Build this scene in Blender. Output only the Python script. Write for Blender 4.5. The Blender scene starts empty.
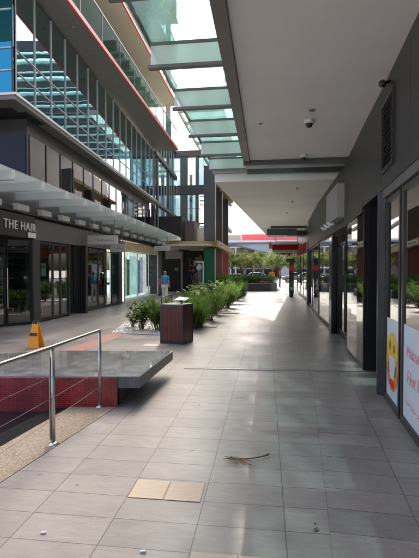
import bpy, bmesh, math, random
from mathutils import Vector, Matrix
R = math.radians
random.seed(7)
scn = bpy.context.scene
COL = scn.collection

# ------------------------------------------------------------------ camera
F = 437.0
yaw = math.atan((266 - 209.5) / F)
pit = math.atan(9 / F)
cam = bpy.data.cameras.new('camera')
cam.sensor_fit = 'VERTICAL'
cam.sensor_height = 24
cam.lens = 24 * F / 558
cam.clip_end = 3000
co = bpy.data.objects.new('camera', cam)
COL.objects.link(co)
co.location = (0, 0, 1.7)
co.rotation_euler = (R(90) - pit, 0, yaw)
scn.camera = co

# ------------------------------------------------------------------ light
SUN_AZ = -20.6      # from +Y, negative = left
SUN_EL = 50.0
w = bpy.data.worlds.new("World")
scn.world = w
w.use_nodes = True
nt = w.node_tree
bg = nt.nodes['Background']
sky = nt.nodes.new('ShaderNodeTexSky')
sky.sky_type = 'NISHITA'
sky.sun_disc = False
sky.sun_elevation = R(SUN_EL)
sky.sun_rotation = R(SUN_AZ)
sky.air_density = 0.6
sky.dust_density = 9.0
sky.ozone_density = 0.3
nt.links.new(sky.outputs[0], bg.inputs[0])
bg.inputs[1].default_value = 0.15
sl = bpy.data.lights.new('sun', 'SUN')
sl.energy = 2.2
sl.angle = R(0.53)
sl.color = (1.0, 0.94, 0.86)
so = bpy.data.objects.new('sun', sl)
COL.objects.link(so)
sd = Vector((math.sin(R(SUN_AZ)) * math.cos(R(SUN_EL)), math.cos(R(SUN_AZ)) * math.cos(R(SUN_EL)), math.sin(R(SUN_EL))))
so.rotation_euler = sd.to_track_quat('Z', 'Y').to_euler()
so.location = sd * 60
scn.view_settings.view_transform = 'Standard'
scn.view_settings.look = 'None'
scn.view_settings.exposure = 2.3
scn.view_settings.gamma = 1
scn.view_settings.use_curve_mapping = False
scn.render.engine = 'CYCLES'
scn.cycles.max_bounces = 8
scn.cycles.transparent_max_bounces = 16

# ------------------------------------------------------------------ materials
MC = {}
def newmat(name):
    m = bpy.data.materials.new(name)
    m.use_nodes = True
    t = m.node_tree
    return m, t, t.nodes['Principled BSDF'], t.nodes['Material Output']
def P(name, col, rough=.6, metal=0, spec=.5, var=.12, scale=6, bump=0.0, bscale=60, stretch=(1, 1, 1)):
    """procedural material: base colour modulated by noise, optional bump"""
    if name in MC: return MC[name]
    m, t, b, o = newmat(name)
    N = t.nodes; L = t.links
    tc = N.new('ShaderNodeTexCoord'); mp = N.new('ShaderNodeMapping'); mp.inputs['Scale'].default_value = stretch
    L.new(tc.outputs['Object'], mp.inputs['Vector'])
    nz = N.new('ShaderNodeTexNoise'); nz.inputs['Scale'].default_value = scale; nz.inputs['Detail'].default_value = 5
    L.new(mp.outputs[0], nz.inputs['Vector'])
    rp = N.new('ShaderNodeMapRange'); rp.inputs[1].default_value = .25; rp.inputs[2].default_value = .75
    rp.inputs[3].default_value = 1 - var; rp.inputs[4].default_value = 1 + var
    L.new(nz.outputs[0], rp.inputs[0])
    mx = N.new('ShaderNodeMix'); mx.data_type = 'RGBA'; mx.blend_type = 'MULTIPLY'; mx.inputs[0].default_value = 1
    mx.inputs[6].default_value = (*col, 1)
    L.new(rp.outputs[0], mx.inputs[7]); L.new(mx.outputs[2], b.inputs['Base Color'])
    rr = N.new('ShaderNodeMapRange'); rr.inputs[3].default_value = max(0.02, rough - .06); rr.inputs[4].default_value = min(1, rough + .06)
    L.new(nz.outputs[0], rr.inputs[0]); L.new(rr.outputs[0], b.inputs['Roughness'])
    b.inputs['Metallic'].default_value = metal
    b.inputs['Specular IOR Level'].default_value = spec
    if bump:
        n2 = N.new('ShaderNodeTexNoise'); n2.inputs['Scale'].default_value = bscale; n2.inputs['Detail'].default_value = 4
        L.new(mp.outputs[0], n2.inputs['Vector'])
        bp = N.new('ShaderNodeBump'); bp.inputs['Strength'].default_value = bump; bp.inputs['Distance'].default_value = .01
        L.new(n2.outputs[0], bp.inputs['Height']); L.new(bp.outputs[0], b.inputs['Normal'])
    MC[name] = m
    return m
def GLASS(name, tint, refl=.08, ior=1.5, rough=.0, wav=0.0, body=None, bodyfac=0.0, gcol=(1, 1, 1)):
    """architectural glass: transparent (tinted) + mirror by fresnel, optional milky body"""
    if name in MC: return MC[name]
    m, t, b, o = newmat(name)
    N = t.nodes; L = t.links
    N.remove(b)
    tr = N.new('ShaderNodeBsdfTransparent'); tr.inputs[0].default_value = (*tint, 1)
    gl = N.new('ShaderNodeBsdfGlossy'); gl.inputs['Roughness'].default_value = rough; gl.inputs[0].default_value = (*gcol, 1)
    fr = N.new('ShaderNodeFresnel'); fr.inputs[0].default_value = ior
    mr = N.new('ShaderNodeMapRange'); mr.inputs[3].default_value = refl; mr.inputs[4].default_value = 1
    L.new(fr.outputs[0], mr.inputs[0])
    ge = N.new('ShaderNodeNewGeometry'); mi = N.new('ShaderNodeMath'); mi.operation = 'SUBTRACT'; mi.inputs[0].default_value = 1
    L.new(ge.outputs['Backfacing'], mi.inputs[1]); mm = N.new('ShaderNodeMath'); mm.operation = 'MULTIPLY'
    L.new(mr.outputs[0], mm.inputs[0]); L.new(mi.outputs[0], mm.inputs[1])
    if wav:
        tc = N.new('ShaderNodeTexCoord')
        mp = N.new('ShaderNodeMapping'); mp.inputs['Scale'].default_value = (1, 1, 1)
        nz = N.new('ShaderNodeTexNoise'); nz.inputs['Scale'].default_value = 1.3; nz.inputs['Detail'].default_value = 1.5
        L.new(tc.outputs['Object'], mp.inputs[0]); L.new(mp.outputs[0], nz.inputs['Vector'])
        bp = N.new('ShaderNodeBump'); bp.inputs['Strength'].default_value = 1; bp.inputs['Distance'].default_value = wav
        L.new(nz.outputs[0], bp.inputs['Height']); L.new(bp.outputs[0], gl.inputs['Normal'])
    src = tr
    if body:
        df = N.new('ShaderNodeBsdfDiffuse'); df.inputs[0].default_value = (*body, 1)
        tl = N.new('ShaderNodeBsdfTranslucent'); tl.inputs[0].default_value = (*body, 1)
        m0 = N.new('ShaderNodeMixShader'); m0.inputs[0].default_value = .6
        L.new(df.outputs[0], m0.inputs[1]); L.new(tl.outputs[0], m0.inputs[2])
        m1 = N.new('ShaderNodeMixShader'); m1.inputs[0].default_value = bodyfac
        L.new(tr.outputs[0], m1.inputs[1]); L.new(m0.outputs[0], m1.inputs[2]); src = m1
    ms = N.new('ShaderNodeMixShader')
    L.new(mm.outputs[0], ms.inputs[0]); L.new(src.outputs[0], ms.inputs[1]); L.new(gl.outputs[0], ms.inputs[2])
    L.new(ms.outputs[0], o.inputs[0])
    MC[name] = m
    return m
def LEAF(name, c1, c2, trans=.35):
    if name in MC: return MC[name]
    m, t, b, o = newmat(name)
    N = t.nodes; L = t.links
    g = N.new('ShaderNodeNewGeometry')
    cr = N.new('ShaderNodeMix'); cr.data_type = 'RGBA'
    cr.inputs[6].default_value = (*c1, 1); cr.inputs[7].default_value = (*c2, 1)
    L.new(g.outputs['Random Per Island'], cr.inputs[0])
    L.new(cr.outputs[2], b.inputs['Base Color'])
    b.inputs['Roughness'].default_value = .6; b.inputs['Specular IOR Level'].default_value = .2
    tl = N.new('ShaderNodeBsdfTranslucent'); L.new(cr.outputs[2], tl.inputs[0])
    ms = N.new('ShaderNodeMixShader'); ms.inputs[0].default_value = trans
    L.new(b.outputs[0], ms.inputs[1]); L.new(tl.outputs[0], ms.inputs[2]); L.new(ms.outputs[0], o.inputs[0])
    MC[name] = m
    return m
def PAVE(name, rot=0.0, loc=(0, 0, 0), c=(.262, .244, .231), bw=.58, rh=.295):
    m, t, b, o = newmat(name)
    N = t.nodes; L = t.links
    tc = N.new('ShaderNodeTexCoord'); mp = N.new('ShaderNodeMapping')
    mp.inputs['Rotation'].default_value = (0, 0, rot); mp.inputs['Location'].default_value = loc
    L.new(tc.outputs['Object'], mp.inputs[0])
    br = N.new('ShaderNodeTexBrick'); br.offset = 0; br.squash = 1
    br.inputs['Scale'].default_value = 1; br.inputs['Mortar Size'].default_value = .0035; br.inputs['Mortar Smooth'].default_value = .3
    br.inputs['Brick Width'].default_value = bw; br.inputs['Row Height'].default_value = rh; br.inputs['Bias'].default_value = 0
    br.inputs['Color1'].default_value = (c[0] * .89, c[1] * .89, c[2] * .90, 1)
    br.inputs['Color2'].default_value = (c[0] * 1.09, c[1] * 1.08, c[2] * 1.07, 1)
    br.inputs['Mortar'].default_value = (.085, .078, .07, 1)
    L.new(mp.outputs[0], br.inputs['Vector'])
    # fine brushed lines across each stone
    mp2 = N.new('ShaderNodeMapping'); mp2.inputs['Scale'].default_value = (4, 24, 1); L.new(tc.outputs['Object'], mp2.inputs[0])
    n1 = N.new('ShaderNodeTexNoise'); n1.inputs['Scale'].default_value = 1.3; n1.inputs['Detail'].default_value = 6; n1.inputs['Roughness'].default_value = .7
    L.new(mp2.outputs[0], n1.inputs['Vector'])
    n2 = N.new('ShaderNodeTexNoise'); n2.inputs['Scale'].default_value = .8; n2.inputs['Detail'].default_value = 6; n2.inputs['Roughness'].default_value = .6
    L.new(tc.outputs['Object'], n2.inputs['Vector'])
    def mul(a, fac_out, lo, hi):
        r = N.new('ShaderNodeMapRange'); r.inputs[1].default_value = .3; r.inputs[2].default_value = .7; r.inputs[3].default_value = lo; r.inputs[4].default_value = hi
        L.new(fac_out, r.inputs[0])
        x = N.new('ShaderNodeMix'); x.data_type = 'RGBA'; x.blend_type = 'MULTIPLY'; x.inputs[0].default_value = 1
        L.new(a, x.inputs[6]); L.new(r.outputs[0], x.inputs[7]); return x.outputs[2]
    n3 = N.new('ShaderNodeTexNoise'); n3.inputs['Scale'].default_value = 120; n3.inputs['Detail'].default_value = 3
    L.new(tc.outputs['Object'], n3.inputs['Vector'])
    a = mul(br.outputs[0], n1.outputs[0], .86, 1.12); a = mul(a, n2.outputs[0], .80, 1.12); a = mul(a, n3.outputs[0], .88, 1.12)
    n4 = N.new('ShaderNodeTexNoise'); n4.inputs['Scale'].default_value = 3.2; n4.inputs['Detail'].default_value = 8; n4.inputs['Distortion'].default_value = 1.2
    L.new(tc.outputs['Object'], n4.inputs['Vector']); a = mul(a, n4.outputs[0], .90, 1.06)
    # small spots of gum and dirt
    vo = N.new('ShaderNodeTexVoronoi'); vo.inputs['Scale'].default_value = 2.3; L.new(tc.outputs['Object'], vo.inputs['Vector'])
    vr = N.new('ShaderNodeMapRange'); vr.inputs[1].default_value = .025; vr.inputs[2].default_value = .05; vr.inputs[3].default_value = .6; vr.inputs[4].default_value = 1
    L.new(vo.outputs['Distance'], vr.inputs[0])
    x = N.new('ShaderNodeMix'); x.data_type = 'RGBA'; x.blend_type = 'MULTIPLY'; x.inputs[0].default_value = 1
    L.new(a, x.inputs[6]); L.new(vr.outputs[0], x.inputs[7])
    v2 = N.new('ShaderNodeTexVoronoi'); v2.inputs['Scale'].default_value = 7; v2.inputs['Randomness'].default_value = 1; L.new(tc.outputs['Object'], v2.inputs['Vector'])
    v3 = N.new('ShaderNodeMapRange'); v3.inputs[1].default_value = .03; v3.inputs[2].default_value = .07; v3.inputs[3].default_value = .8; v3.inputs[4].default_value = 1
    L.new(v2.outputs['Distance'], v3.inputs[0])
    x2 = N.new('ShaderNodeMix'); x2.data_type = 'RGBA'; x2.blend_type = 'MULTIPLY'; x2.inputs[0].default_value = 1
    L.new(x.outputs[2], x2.inputs[6]); L.new(v3.outputs[0], x2.inputs[7]); x = x2
    L.new(x.outputs[2], b.inputs['Base Color'])
    rr = N.new('ShaderNodeMapRange'); rr.inputs[1].default_value = .3; rr.inputs[2].default_value = .7; rr.inputs[3].default_value = .32; rr.inputs[4].default_value = .5
    L.new(n2.outputs[0], rr.inputs[0]); L.new(rr.outputs[0], b.inputs['Roughness'])
    bp = N.new('ShaderNodeBump'); bp.inputs['Strength'].default_value = .25; bp.inputs['Distance'].default_value = .004
    L.new(n1.outputs[0], bp.inputs['Height'])
    b2 = N.new('ShaderNodeBump'); b2.inputs['Strength'].default_value = .6; b2.inputs['Distance'].default_value = .004; b2.invert = True
    L.new(br.outputs['Fac'], b2.inputs['Height']); L.new(bp.outputs[0], b2.inputs['Normal']); L.new(b2.outputs[0], b.inputs['Normal'])
    return m
def MOSAIC(name):
    m, t, b, o = newmat(name)
    N = t.nodes; L = t.links
    tc = N.new('ShaderNodeTexCoord'); mp = N.new('ShaderNodeMapping'); mp.inputs['Rotation'].default_value = (R(90), 0, 0)
    L.new(tc.outputs['Object'], mp.inputs[0])
    br = N.new('ShaderNodeTexBrick'); br.offset = 0
    br.inputs['Scale'].default_value = 1; br.inputs['Mortar Size'].default_value = .002; br.inputs['Brick Width'].default_value = .024; br.inputs['Row Height'].default_value = .024
    br.inputs['Color1'].default_value = (.22, .008, .012, 1); br.inputs['Color2'].default_value = (.34, .02, .022, 1); br.inputs['Mortar'].default_value = (.25, .09, .08, 1)
    L.new(mp.outputs[0], br.inputs['Vector'])
    nz = N.new('ShaderNodeTexNoise'); nz.inputs['Scale'].default_value = 5; nz.inputs['Detail'].default_value = 6; L.new(mp.outputs[0], nz.inputs['Vector'])
    rg = N.new('ShaderNodeMapRange'); rg.inputs[1].default_value = .3; rg.inputs[2].default_value = .7; rg.inputs[3].default_value = .55; rg.inputs[4].default_value = 1.1; L.new(nz.outputs[0], rg.inputs[0])
    mx = N.new('ShaderNodeMix'); mx.data_type = 'RGBA'; mx.blend_type = 'MULTIPLY'; mx.inputs[0].default_value = 1
    L.new(br.outputs[0], mx.inputs[6]); L.new(rg.outputs[0], mx.inputs[7]); L.new(mx.outputs[2], b.inputs['Base Color'])
    b.inputs['Roughness'].default_value = .25
    return m
def GRAVEL(name, c1, c2, sc):
    m, t, b, o = newmat(name)
    N = t.nodes; L = t.links
    tc = N.new('ShaderNodeTexCoord')
    vo = N.new('ShaderNodeTexVoronoi'); vo.inputs['Scale'].default_value = sc; L.new(tc.outputs['Object'], vo.inputs['Vector'])
    mx = N.new('ShaderNodeMix'); mx.data_type = 'RGBA'; mx.inputs[6].default_value = (*c1, 1); mx.inputs[7].default_value = (*c2, 1)
    sp = N.new('ShaderNodeSeparateColor'); L.new(vo.outputs['Color'], sp.inputs[0]); L.new(sp.outputs[0], mx.inputs[0])
    L.new(mx.outputs[2], b.inputs['Base Color']); b.inputs['Roughness'].default_value = .8
    bp = N.new('ShaderNodeBump'); bp.inputs['Strength'].default_value = .8; bp.inputs['Distance'].default_value = .01; bp.invert = True
    L.new(vo.outputs['Distance'], bp.inputs['Height']); L.new(bp.outputs[0], b.inputs['Normal'])
    return m
def WATER(name):
    m, t, b, o = newmat(name)
    N = t.nodes; L = t.links
    b.inputs['Base Color'].default_value = (.006, .006, .007, 1); b.inputs['Roughness'].default_value = .03; b.inputs['Specular IOR Level'].default_value = .5
    tc = N.new('ShaderNodeTexCoord'); nz = N.new('ShaderNodeTexNoise'); nz.inputs['Scale'].default_value = 5
    L.new(tc.outputs['Object'], nz.inputs['Vector'])
    bp = N.new('ShaderNodeBump'); bp.inputs['Strength'].default_value = .3; bp.inputs['Distance'].default_value = .01
    L.new(nz.outputs[0], bp.inputs['Height']); L.new(bp.outputs[0], b.inputs['Normal'])
    return m
def STONE(name):
    """honed blue-grey stone with pale smears, glossy"""
    m, t, b, o = newmat(name)
    N = t.nodes; L = t.links
    tc = N.new('ShaderNodeTexCoord'); mp = N.new('ShaderNodeMapping'); mp.inputs['Scale'].default_value = (1.6, 2.4, 2)
    L.new(tc.outputs['Object'], mp.inputs[0])
    nz = N.new('ShaderNodeTexNoise'); nz.inputs['Scale'].default_value = 2.6; nz.inputs['Detail'].default_value = 12; nz.inputs['Distortion'].default_value = .2
    L.new(mp.outputs[0], nz.inputs['Vector'])
    cr = N.new('ShaderNodeValToRGB'); cr.color_ramp.elements[0].position = .3; cr.color_ramp.elements[0].color = (.11, .118, .12, 1)
    cr.color_ramp.elements[1].position = .72; cr.color_ramp.elements[1].color = (.36, .37, .37, 1)
    L.new(nz.outputs[0], cr.inputs[0]); L.new(cr.outputs[0], b.inputs['Base Color'])
    rr = N.new('ShaderNodeMapRange'); rr.inputs[3].default_value = .03; rr.inputs[4].default_value = .2; L.new(nz.outputs[0], rr.inputs[0]); L.new(rr.outputs[0], b.inputs['Roughness'])
    b.inputs['Coat Weight'].default_value = 1; b.inputs['Coat Roughness'].default_value = .04; b.inputs['Coat IOR'].default_value = 1.7
    return m

m_pave = PAVE('pavement_stone', 0, (-.13 + .58 * 20, 0.10, 0))
m_pave2 = PAVE('pavement_stone_angled', R(4.3), (-.197 + 5.8, .05, 0))
m_beige = P('beige_stone', (.5, .40, .31), .5, var=.1, scale=8, bump=.2, stretch=(1, 8, 1))
m_pink = P('pink_stone', (.34, .17, .14), .6, var=.15, scale=10, bump=.2)
m_tan = GRAVEL('tan_pebble', (.17, .14, .10), (.36, .30, .23), 90)
m_gravel = GRAVEL('white_gravel', (.35, .33, .3), (.75, .73, .69), 35)
m_pebble = P('pebble', (.62, .6, .56), .7, var=.3, scale=3)
m_soil = P('soil', (.07, .05, .035), .9, var=.3, scale=20, bump=.5)
m_asph = P('asphalt', (.06, .06, .06), .85, var=.2, scale=3, bump=.3, bscale=100)
m_water = WATER('pool_water')
m_mosaic = MOSAIC('red_mosaic')
m_stone = STONE('bench_stone')
m_stone_side = P('bench_side_stone', (.10, .105, .105), .35, var=.45, scale=5, stretch=(14, 14, .6))
m_dark = P('dark_recess', (.02, .021, .023), .6, var=.2)
m_black = P('black_metal', (.018, .018, .02), .35, var=.2, spec=.5)
m_frame = P('charcoal_frame', (.045, .047, .05), .35, metal=.3, var=.15, scale=3)
m_char = P('charcoal_cladding', (.040, .042, .044), .45, var=.15, scale=1.5, stretch=(1, 1, 3))
m_steel = P('brushed_steel', (.5, .48, .45), .33, metal=1, var=.08, scale=30, stretch=(1, 1, .1))
m_gsteel = P('grey_steel', (.16, .155, .15), .5, metal=.2, var=.15, scale=4)
m_soffit = P('painted_soffit', (.80, .795, .775), .6, var=.06, scale=.9)
m_soffit2 = P('grey_soffit', (.36, .36, .355), .5, var=.07, scale=.9)
m_cream = P('cream_soffit', (.74, .68, .52), .7, var=.06, scale=.6)
m_red = P('red_paint', (.72, .035, .025), .4, var=.06)
m_white = P('white_paint', (.78, .78, .77), .5, var=.05)
m_offw = P('light_grey_metal', (.5, .51, .51), .45, var=.07)
m_band = P('sign_band_grey', (.12, .12, .123), .5, var=.12, scale=2)
m_conc = P('concrete', (.33, .32, .3), .8, var=.12, scale=2, bump=.2)
m_tancon = P('tan_render', (.33, .285, .24), .8, var=.15, scale=1.5)
m_slate = P('slate_column', (.075, .085, .09), .45, var=.12, scale=2, stretch=(1, 1, .2))
m_slate2 = P('dark_slate_column', (.04, .042, .047), .45, var=.12, scale=2, stretch=(1, 1, .2))
m_green = P('green_panel', (.003, .13, .055), .6, var=.05)
m_brown = P('rust_brown_panel', (.12, .03, .015), .8, spec=.1, var=.2, stretch=(1, 8, 1))
m_dred = P('deep_red_panel', (.33, .01, .012), .8, spec=.1, var=.1)
m_gold = P('gold_fascia', (.32, .20, .05), .6, var=.15, scale=3)
m_brass = P('bronze_soffit', (.16, .12, .06), .6, var=.1)
m_lgold = P('pale_gold_fascia', (.48, .38, .22), .6, var=.25, scale=3)
m_wood = P('mahogany_slats', (.10, .022, .014), .38, var=.35, scale=4, stretch=(14, 14, .8))
m_orange = P('orange_plastic', (.95, .36, .01), .35, var=.05)
m_curt = GLASS('curtain_glass', (.10, .20, .22), refl=.52, ior=1.5, wav=.0022, gcol=(.66, .88, .95))
m_blue = GLASS('blue_curtain_glass', (.02, .28, .42), refl=.42, ior=1.5, wav=.004, gcol=(.10, .62, .9))
m_bronze = GLASS('bronze_glass', (.12, .11, .11), refl=.34, ior=1.5, wav=.003, gcol=(.85, .82, .82))
m_dkglass = GLASS('dark_purple_glass', (.1, .1, .12), refl=.3, ior=1.5, wav=.004, gcol=(.10, .095, .11))
m_shop = GLASS('shopfront_glass', (.72, .8, .78), refl=.12, ior=1.5, wav=.0008)
m_shopR = GLASS('dark_shopfront_glass', (.45, .5, .49), refl=.24, ior=1.55, wav=.0006)
m_pteal = GLASS('pergola_glass', (.66, .82, .82), refl=.05, body=(.5, .68, .68), bodyfac=.2)
m_teal = GLASS('teal_roof_glass', (.37, .475, .47), refl=.04, body=(.6, .85, .83), bodyfac=.2)
m_fin = GLASS('frosted_fin_glass', (.85, .93, .92), refl=.05, body=(.86, .9, .88), bodyfac=.72)
m_finL = GLASS('grey_fin_glass', (.75, .8, .8), refl=.05, body=(.74, .77, .76), bodyfac=.95)
m_sheet = GLASS('awning_sheet_glass', (.8, .86, .86), refl=.06, body=(.62, .66, .66), bodyfac=.5)
m_bal = GLASS('balustrade_glass', (.50, .66, .62), refl=.0, ior=1.12, gcol=(.25, .3, .3), body=(.3, .42, .38), bodyfac=.05)
m_screen = GLASS('sun_screen_glass', (.84, .95, .95), refl=.05)
m_clear = GLASS('clear_glass', (.85, .9, .9), refl=.05)
m_leafA = LEAF('tuft_leaf', (.045, .11, .012), (.17, .28, .045), .35)
m_leafB = LEAF('broad_leaf', (.05, .12, .015), (.16, .25, .035), .3)
m_leafT = LEAF('tree_leaf', (.08, .12, .025), (.27, .31, .08), .4)
m_leafH = LEAF('hedge_leaf', (.015, .05, .015), (.06, .13, .03), .2)
m_bark = P('bark', (.16, .12, .09), .9, var=.3, scale=8, bump=.5)

# ------------------------------------------------------------------ mesh helpers
ORG = {}
class MB:
    def __init__(s): s.v = []; s.f = []
    def poly(s, pts):
        n = len(s.v); s.v += [tuple(p) for p in pts]; s.f.append(tuple(range(n, n + len(pts)))); return s
    def hexa(s, p):      # 8 points: bottom 4, top 4
        n = len(s.v); s.v += [tuple(q) for q in p]
        for a in ((0, 3, 2, 1), (4, 5, 6, 7), (0, 1, 5, 4), (1, 2, 6, 5), (2, 3, 7, 6), (3, 0, 4, 7)): s.f.append(tuple(n + i for i in a))
        return s
    def box(s, x0, y0, z0, x1, y1, z1):
        x0, x1 = sorted((x0, x1)); y0, y1 = sorted((y0, y1)); z0, z1 = sorted((z0, z1))
        return s.hexa([(x0, y0, z0), (x1, y0, z0), (x1, y1, z0), (x0, y1, z0), (x0, y0, z1), (x1, y0, z1), (x1, y1, z1), (x0, y1, z1)])
    def wall(s, a, b, z0, z1, th):   # vertical slab from a to b (xy), thickness th to the LEFT of a->b
        a = Vector(a[:2]); b = Vector(b[:2]); d = (b - a).normalized(); n = Vector((-d.y, d.x)) * th
        q = [a, b, b + n, a + n]
        return s.hexa([(p.x, p.y, z0) for p in q] + [(p.x, p.y, z1) for p in q])
    def prism(s, pts, z0, z1):
        n = len(s.v); k = len(pts)
        s.v += [(p[0], p[1], z0) for p in pts] + [(p[0], p[1], z1) for p in pts]
        s.f.append(tuple(n + i for i in reversed(range(k)))); s.f.append(tuple(n + k + i for i in range(k)))
        for i in range(k): s.f.append((n + i, n + (i + 1) % k, n + k + (i + 1) % k, n + k + i))
        return s
    def tube(s, pts, r, k=10, caps=True):
        pts = [Vector(p) for p in pts]; rs = r if isinstance(r, (list, tuple)) else [r] * len(pts)
        n = len(s.v); up = None
        for i, p in enumerate(pts):
            d = (pts[min(i + 1, len(pts) - 1)] - pts[max(i - 1, 0)]).normalized()
            a = d.orthogonal().normalized() if up is None else (up - d * up.dot(d)).normalized()
            up = a; b = d.cross(a)
            for j in range(k):
                t = 2 * math.pi * j / k
                s.v.append(tuple(p + (a * math.cos(t) + b * math.sin(t)) * rs[i]))
        for i in range(len(pts) - 1):
            for j in range(k):
                s.f.append((n + i * k + j, n + i * k + (j + 1) % k, n + (i + 1) * k + (j + 1) % k, n + (i + 1) * k + j))
        if caps:
            s.f.append(tuple(n + j for j in reversed(range(k)))); s.f.append(tuple(n + (len(pts) - 1) * k + j for j in range(k)))
        return s
    def lathe(s, c, prof, k=20):
        return s.tube([(c[0], c[1], c[2] + z) for _, z in prof], [max(r, .0005) for r, _ in prof], k)
    def build(s, name, mat, parent=None, smooth=False, bevel=0.0):
        me = bpy.data.meshes.new(name)
        o = bpy.data.objects.new(name, me); COL.objects.link(o)
        og = Vector((0, 0, 0))
        if parent is not None:
            o.parent = parent; og = ORG.get(parent.name, og); 
        me.from_pydata([tuple(Vector(v) - og) for v in s.v], [], s.f)
        ORG[o.name] = og
        me.materials.append(mat)
        if smooth: me.polygons.foreach_set('use_smooth', [True] * len(me.polygons))
        if bevel:
            bm = bmesh.new(); bm.from_mesh(me)
            bmesh.ops.bevel(bm, geom=[e for e in bm.edges], offset=bevel, segments=2, affect='EDGES', profile=.5)
            bm.to_mesh(me); bm.free()
        me.update()
        return o
def tag(o, label=None, cat=None, group=None, kind=None):
    if label: o['label'] = label
    if cat: o['category'] = cat
    if group: o['group'] = group
    if kind: o['kind'] = kind
    return o
def thing(name, loc, label, cat, group=None):
    o = bpy.data.objects.new(name, None); COL.objects.link(o); o.location = loc
    o.empty_display_size = .2
    ORG[o.name] = Vector(loc)
    return tag(o, label, cat, group)
def setting(mb, name, mat, kind='structure', label=None):
    o = mb.build(name, mat); o['kind'] = kind
    if label: o['label'] = label
    return o
def copy_tree(o, loc, rz=0, sc=1, label=None):
    r = o.copy(); COL.objects.link(r); r.location = loc; r.rotation_euler = (0, 0, rz); r.scale = (sc, sc, sc)
    if label: r['label'] = label
    for ch in [c for c in COL.objects if c.parent == o]:
        c = ch.copy(); COL.objects.link(c); c.parent = r
        for g in [q for q in COL.objects if q.parent == ch]:
            d = g.copy(); COL.objects.link(d); d.parent = c
    return r
def text_mesh(name, body, size, mat, parent, mtx, ext=.01, spacing=1.0):
    cu = bpy.data.curves.new(name, 'FONT'); cu.body = body; cu.size = size; cu.extrude = ext; cu.space_character = spacing
    cu.resolution_u = 3
    to = bpy.data.objects.new(name + '_tmp', cu); COL.objects.link(to)
    dg = bpy.context.evaluated_depsgraph_get(); dg.update()
    me = bpy.data.meshes.new_from_object(to.evaluated_get(dg))
    bpy.data.objects.remove(to, do_unlink=True); bpy.data.curves.remove(cu)
    me.name = name
    og = ORG.get(parent.name, Vector((0, 0, 0)))
    me.transform(Matrix.Translation(-og) @ mtx)
    o = bpy.data.objects.new(name, me); COL.objects.link(o); o.parent = parent; ORG[o.name] = og
    me.materials.clear(); me.materials.append(mat)
    return o

# ================================================================== GROUND
g = MB().poly([(-900, -300, -.35), (900, -300, -.35), (900, 1500, -.35), (-900, 1500, -.35)])
setting(g, 'ground', m_conc)
# pavement with a hole for the pool: built from four rectangles around it
PX0, PX1, PY0, PY1 = -9.0, -2.12, -4.0, 5.24
g = MB()
def sheet(mb, pts, z): mb.poly([(x, y, z) for x, y in pts])
sheet(g, [(-1.60, -6), (2.9, -6), (4.5, 58), (-1.60, 58)], 0)
sheet(g, [(-14, 5.24), (-1.60, 5.24), (-1.60, 58), (-14, 58)], 0)
sheet(g, [(4.5, 34), (16, 34), (16, 58), (4.5, 58)], 0)
sheet(g, [(-2.45, -6), (-1.60, -6), (-1.60, 5.24), (-1.85, 5.24), (-2.45, 1.6)], 0)
setting(g, 'pavement', m_pave)
g = MB(); sheet(g, [(-.253, -6), (2.2, -6), (2.2, 7.38), (.753, 7.38)], .004)
setting(g, 'angled_pavement', m_pave2)
g = MB()
for a in [(-1.02, 3.125, -.755, 3.405), (-.745, 3.125, -.475, 3.405), (-.44, 2.28, -.165, 2.56), (-.155, 2.28, .115, 2.56), (-2.75, 9.45, -2.2, 9.72)]:
    sheet(g, [(a[0], a[1]), (a[2], a[1]), (a[2], a[3]), (a[0], a[3])], .005)
setting(g, 'beige_paving', m_beige)
g = MB()
pp = [(-4.6, 6.2), (-4.1, 7.6), (-3.95, 9.0), (-3.85, 10.2), (-3.85, 11.5)]
for a, b in zip(pp, pp[1:]): sheet(g, [(a[0] - .3, a[1]), (a[0] + .16, a[1]), (b[0] + .16, b[1]), (b[0] - .3, b[1])], .004)
setting(g, 'pink_path_strip', m_pink)
g = MB().box(-14, 58, -.03, 40, 58.15, 0.0)
setting(g, 'kerb', m_conc)
g = MB().poly([(-60, 58.15, -.026), (80, 58.15, -.026), (80, 84, -.026), (-60, 84, -.026)])
setting(g, 'road', m_asph)
g = MB().box(-60, 84, -.03, 80, 88, .1)
setting(g, 'far_pavement', m_conc)
# drain channel
dc = thing('drain_channel', (0.5, 7.4, 0), 'narrow steel drain channel running straight across the grey paving', 'drain')
MB().hexa([(-1.4, 7.37, .0), (2.4, 7.56, .0), (2.4, 7.585, .0), (-1.4, 7.395, .0), (-1.4, 7.37, .012), (2.4, 7.56, .012), (2.4, 7.585, .012), (-1.4, 7.395, .012)]).build('edge_strip', m_steel, dc)
MB().hexa([(-1.4, 7.397, .0), (2.4, 7.587, .0), (2.4, 7.65, .0), (-1.4, 7.46, .0), (-1.4, 7.397, .009), (2.4, 7.587, .009), (2.4, 7.65, .009), (-1.4, 7.46, .009)]).build('channel_slot', m_gsteel, dc)

# pool kerb + water
g = MB().prism([(-2.12, -5), (-1.83, 5.24), (-2.39, 5.24), (-2.62, -5)], -.2, .004)
g = MB().prism([(-2.45, -5), (-2.1, 3.2), (-1.83, 5.24), (-2.39, 5.24), (-2.53, 3.8), (-2.85, -5)], -.2, .006)
setting(g, 'pool_kerb', m_tan)
g = MB().prism([(-2.85, -5), (-2.53, 3.8), (-2.39, 5.24), (-2.62, 5.2), (-2.80, 3.8), (-3.15, -5)], -.24, -.006)
setting(g, 'pool_liner_edge', P('black_liner', (.012, .012, .013), .95, spec=.1))
g = MB().poly([(-9, -5, -.05), (-2.56, -5, -.05), (-2.4, 5.24, -.05), (-9, 4.6, -.05)])
setting(g, 'pool_water', m_water)

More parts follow.
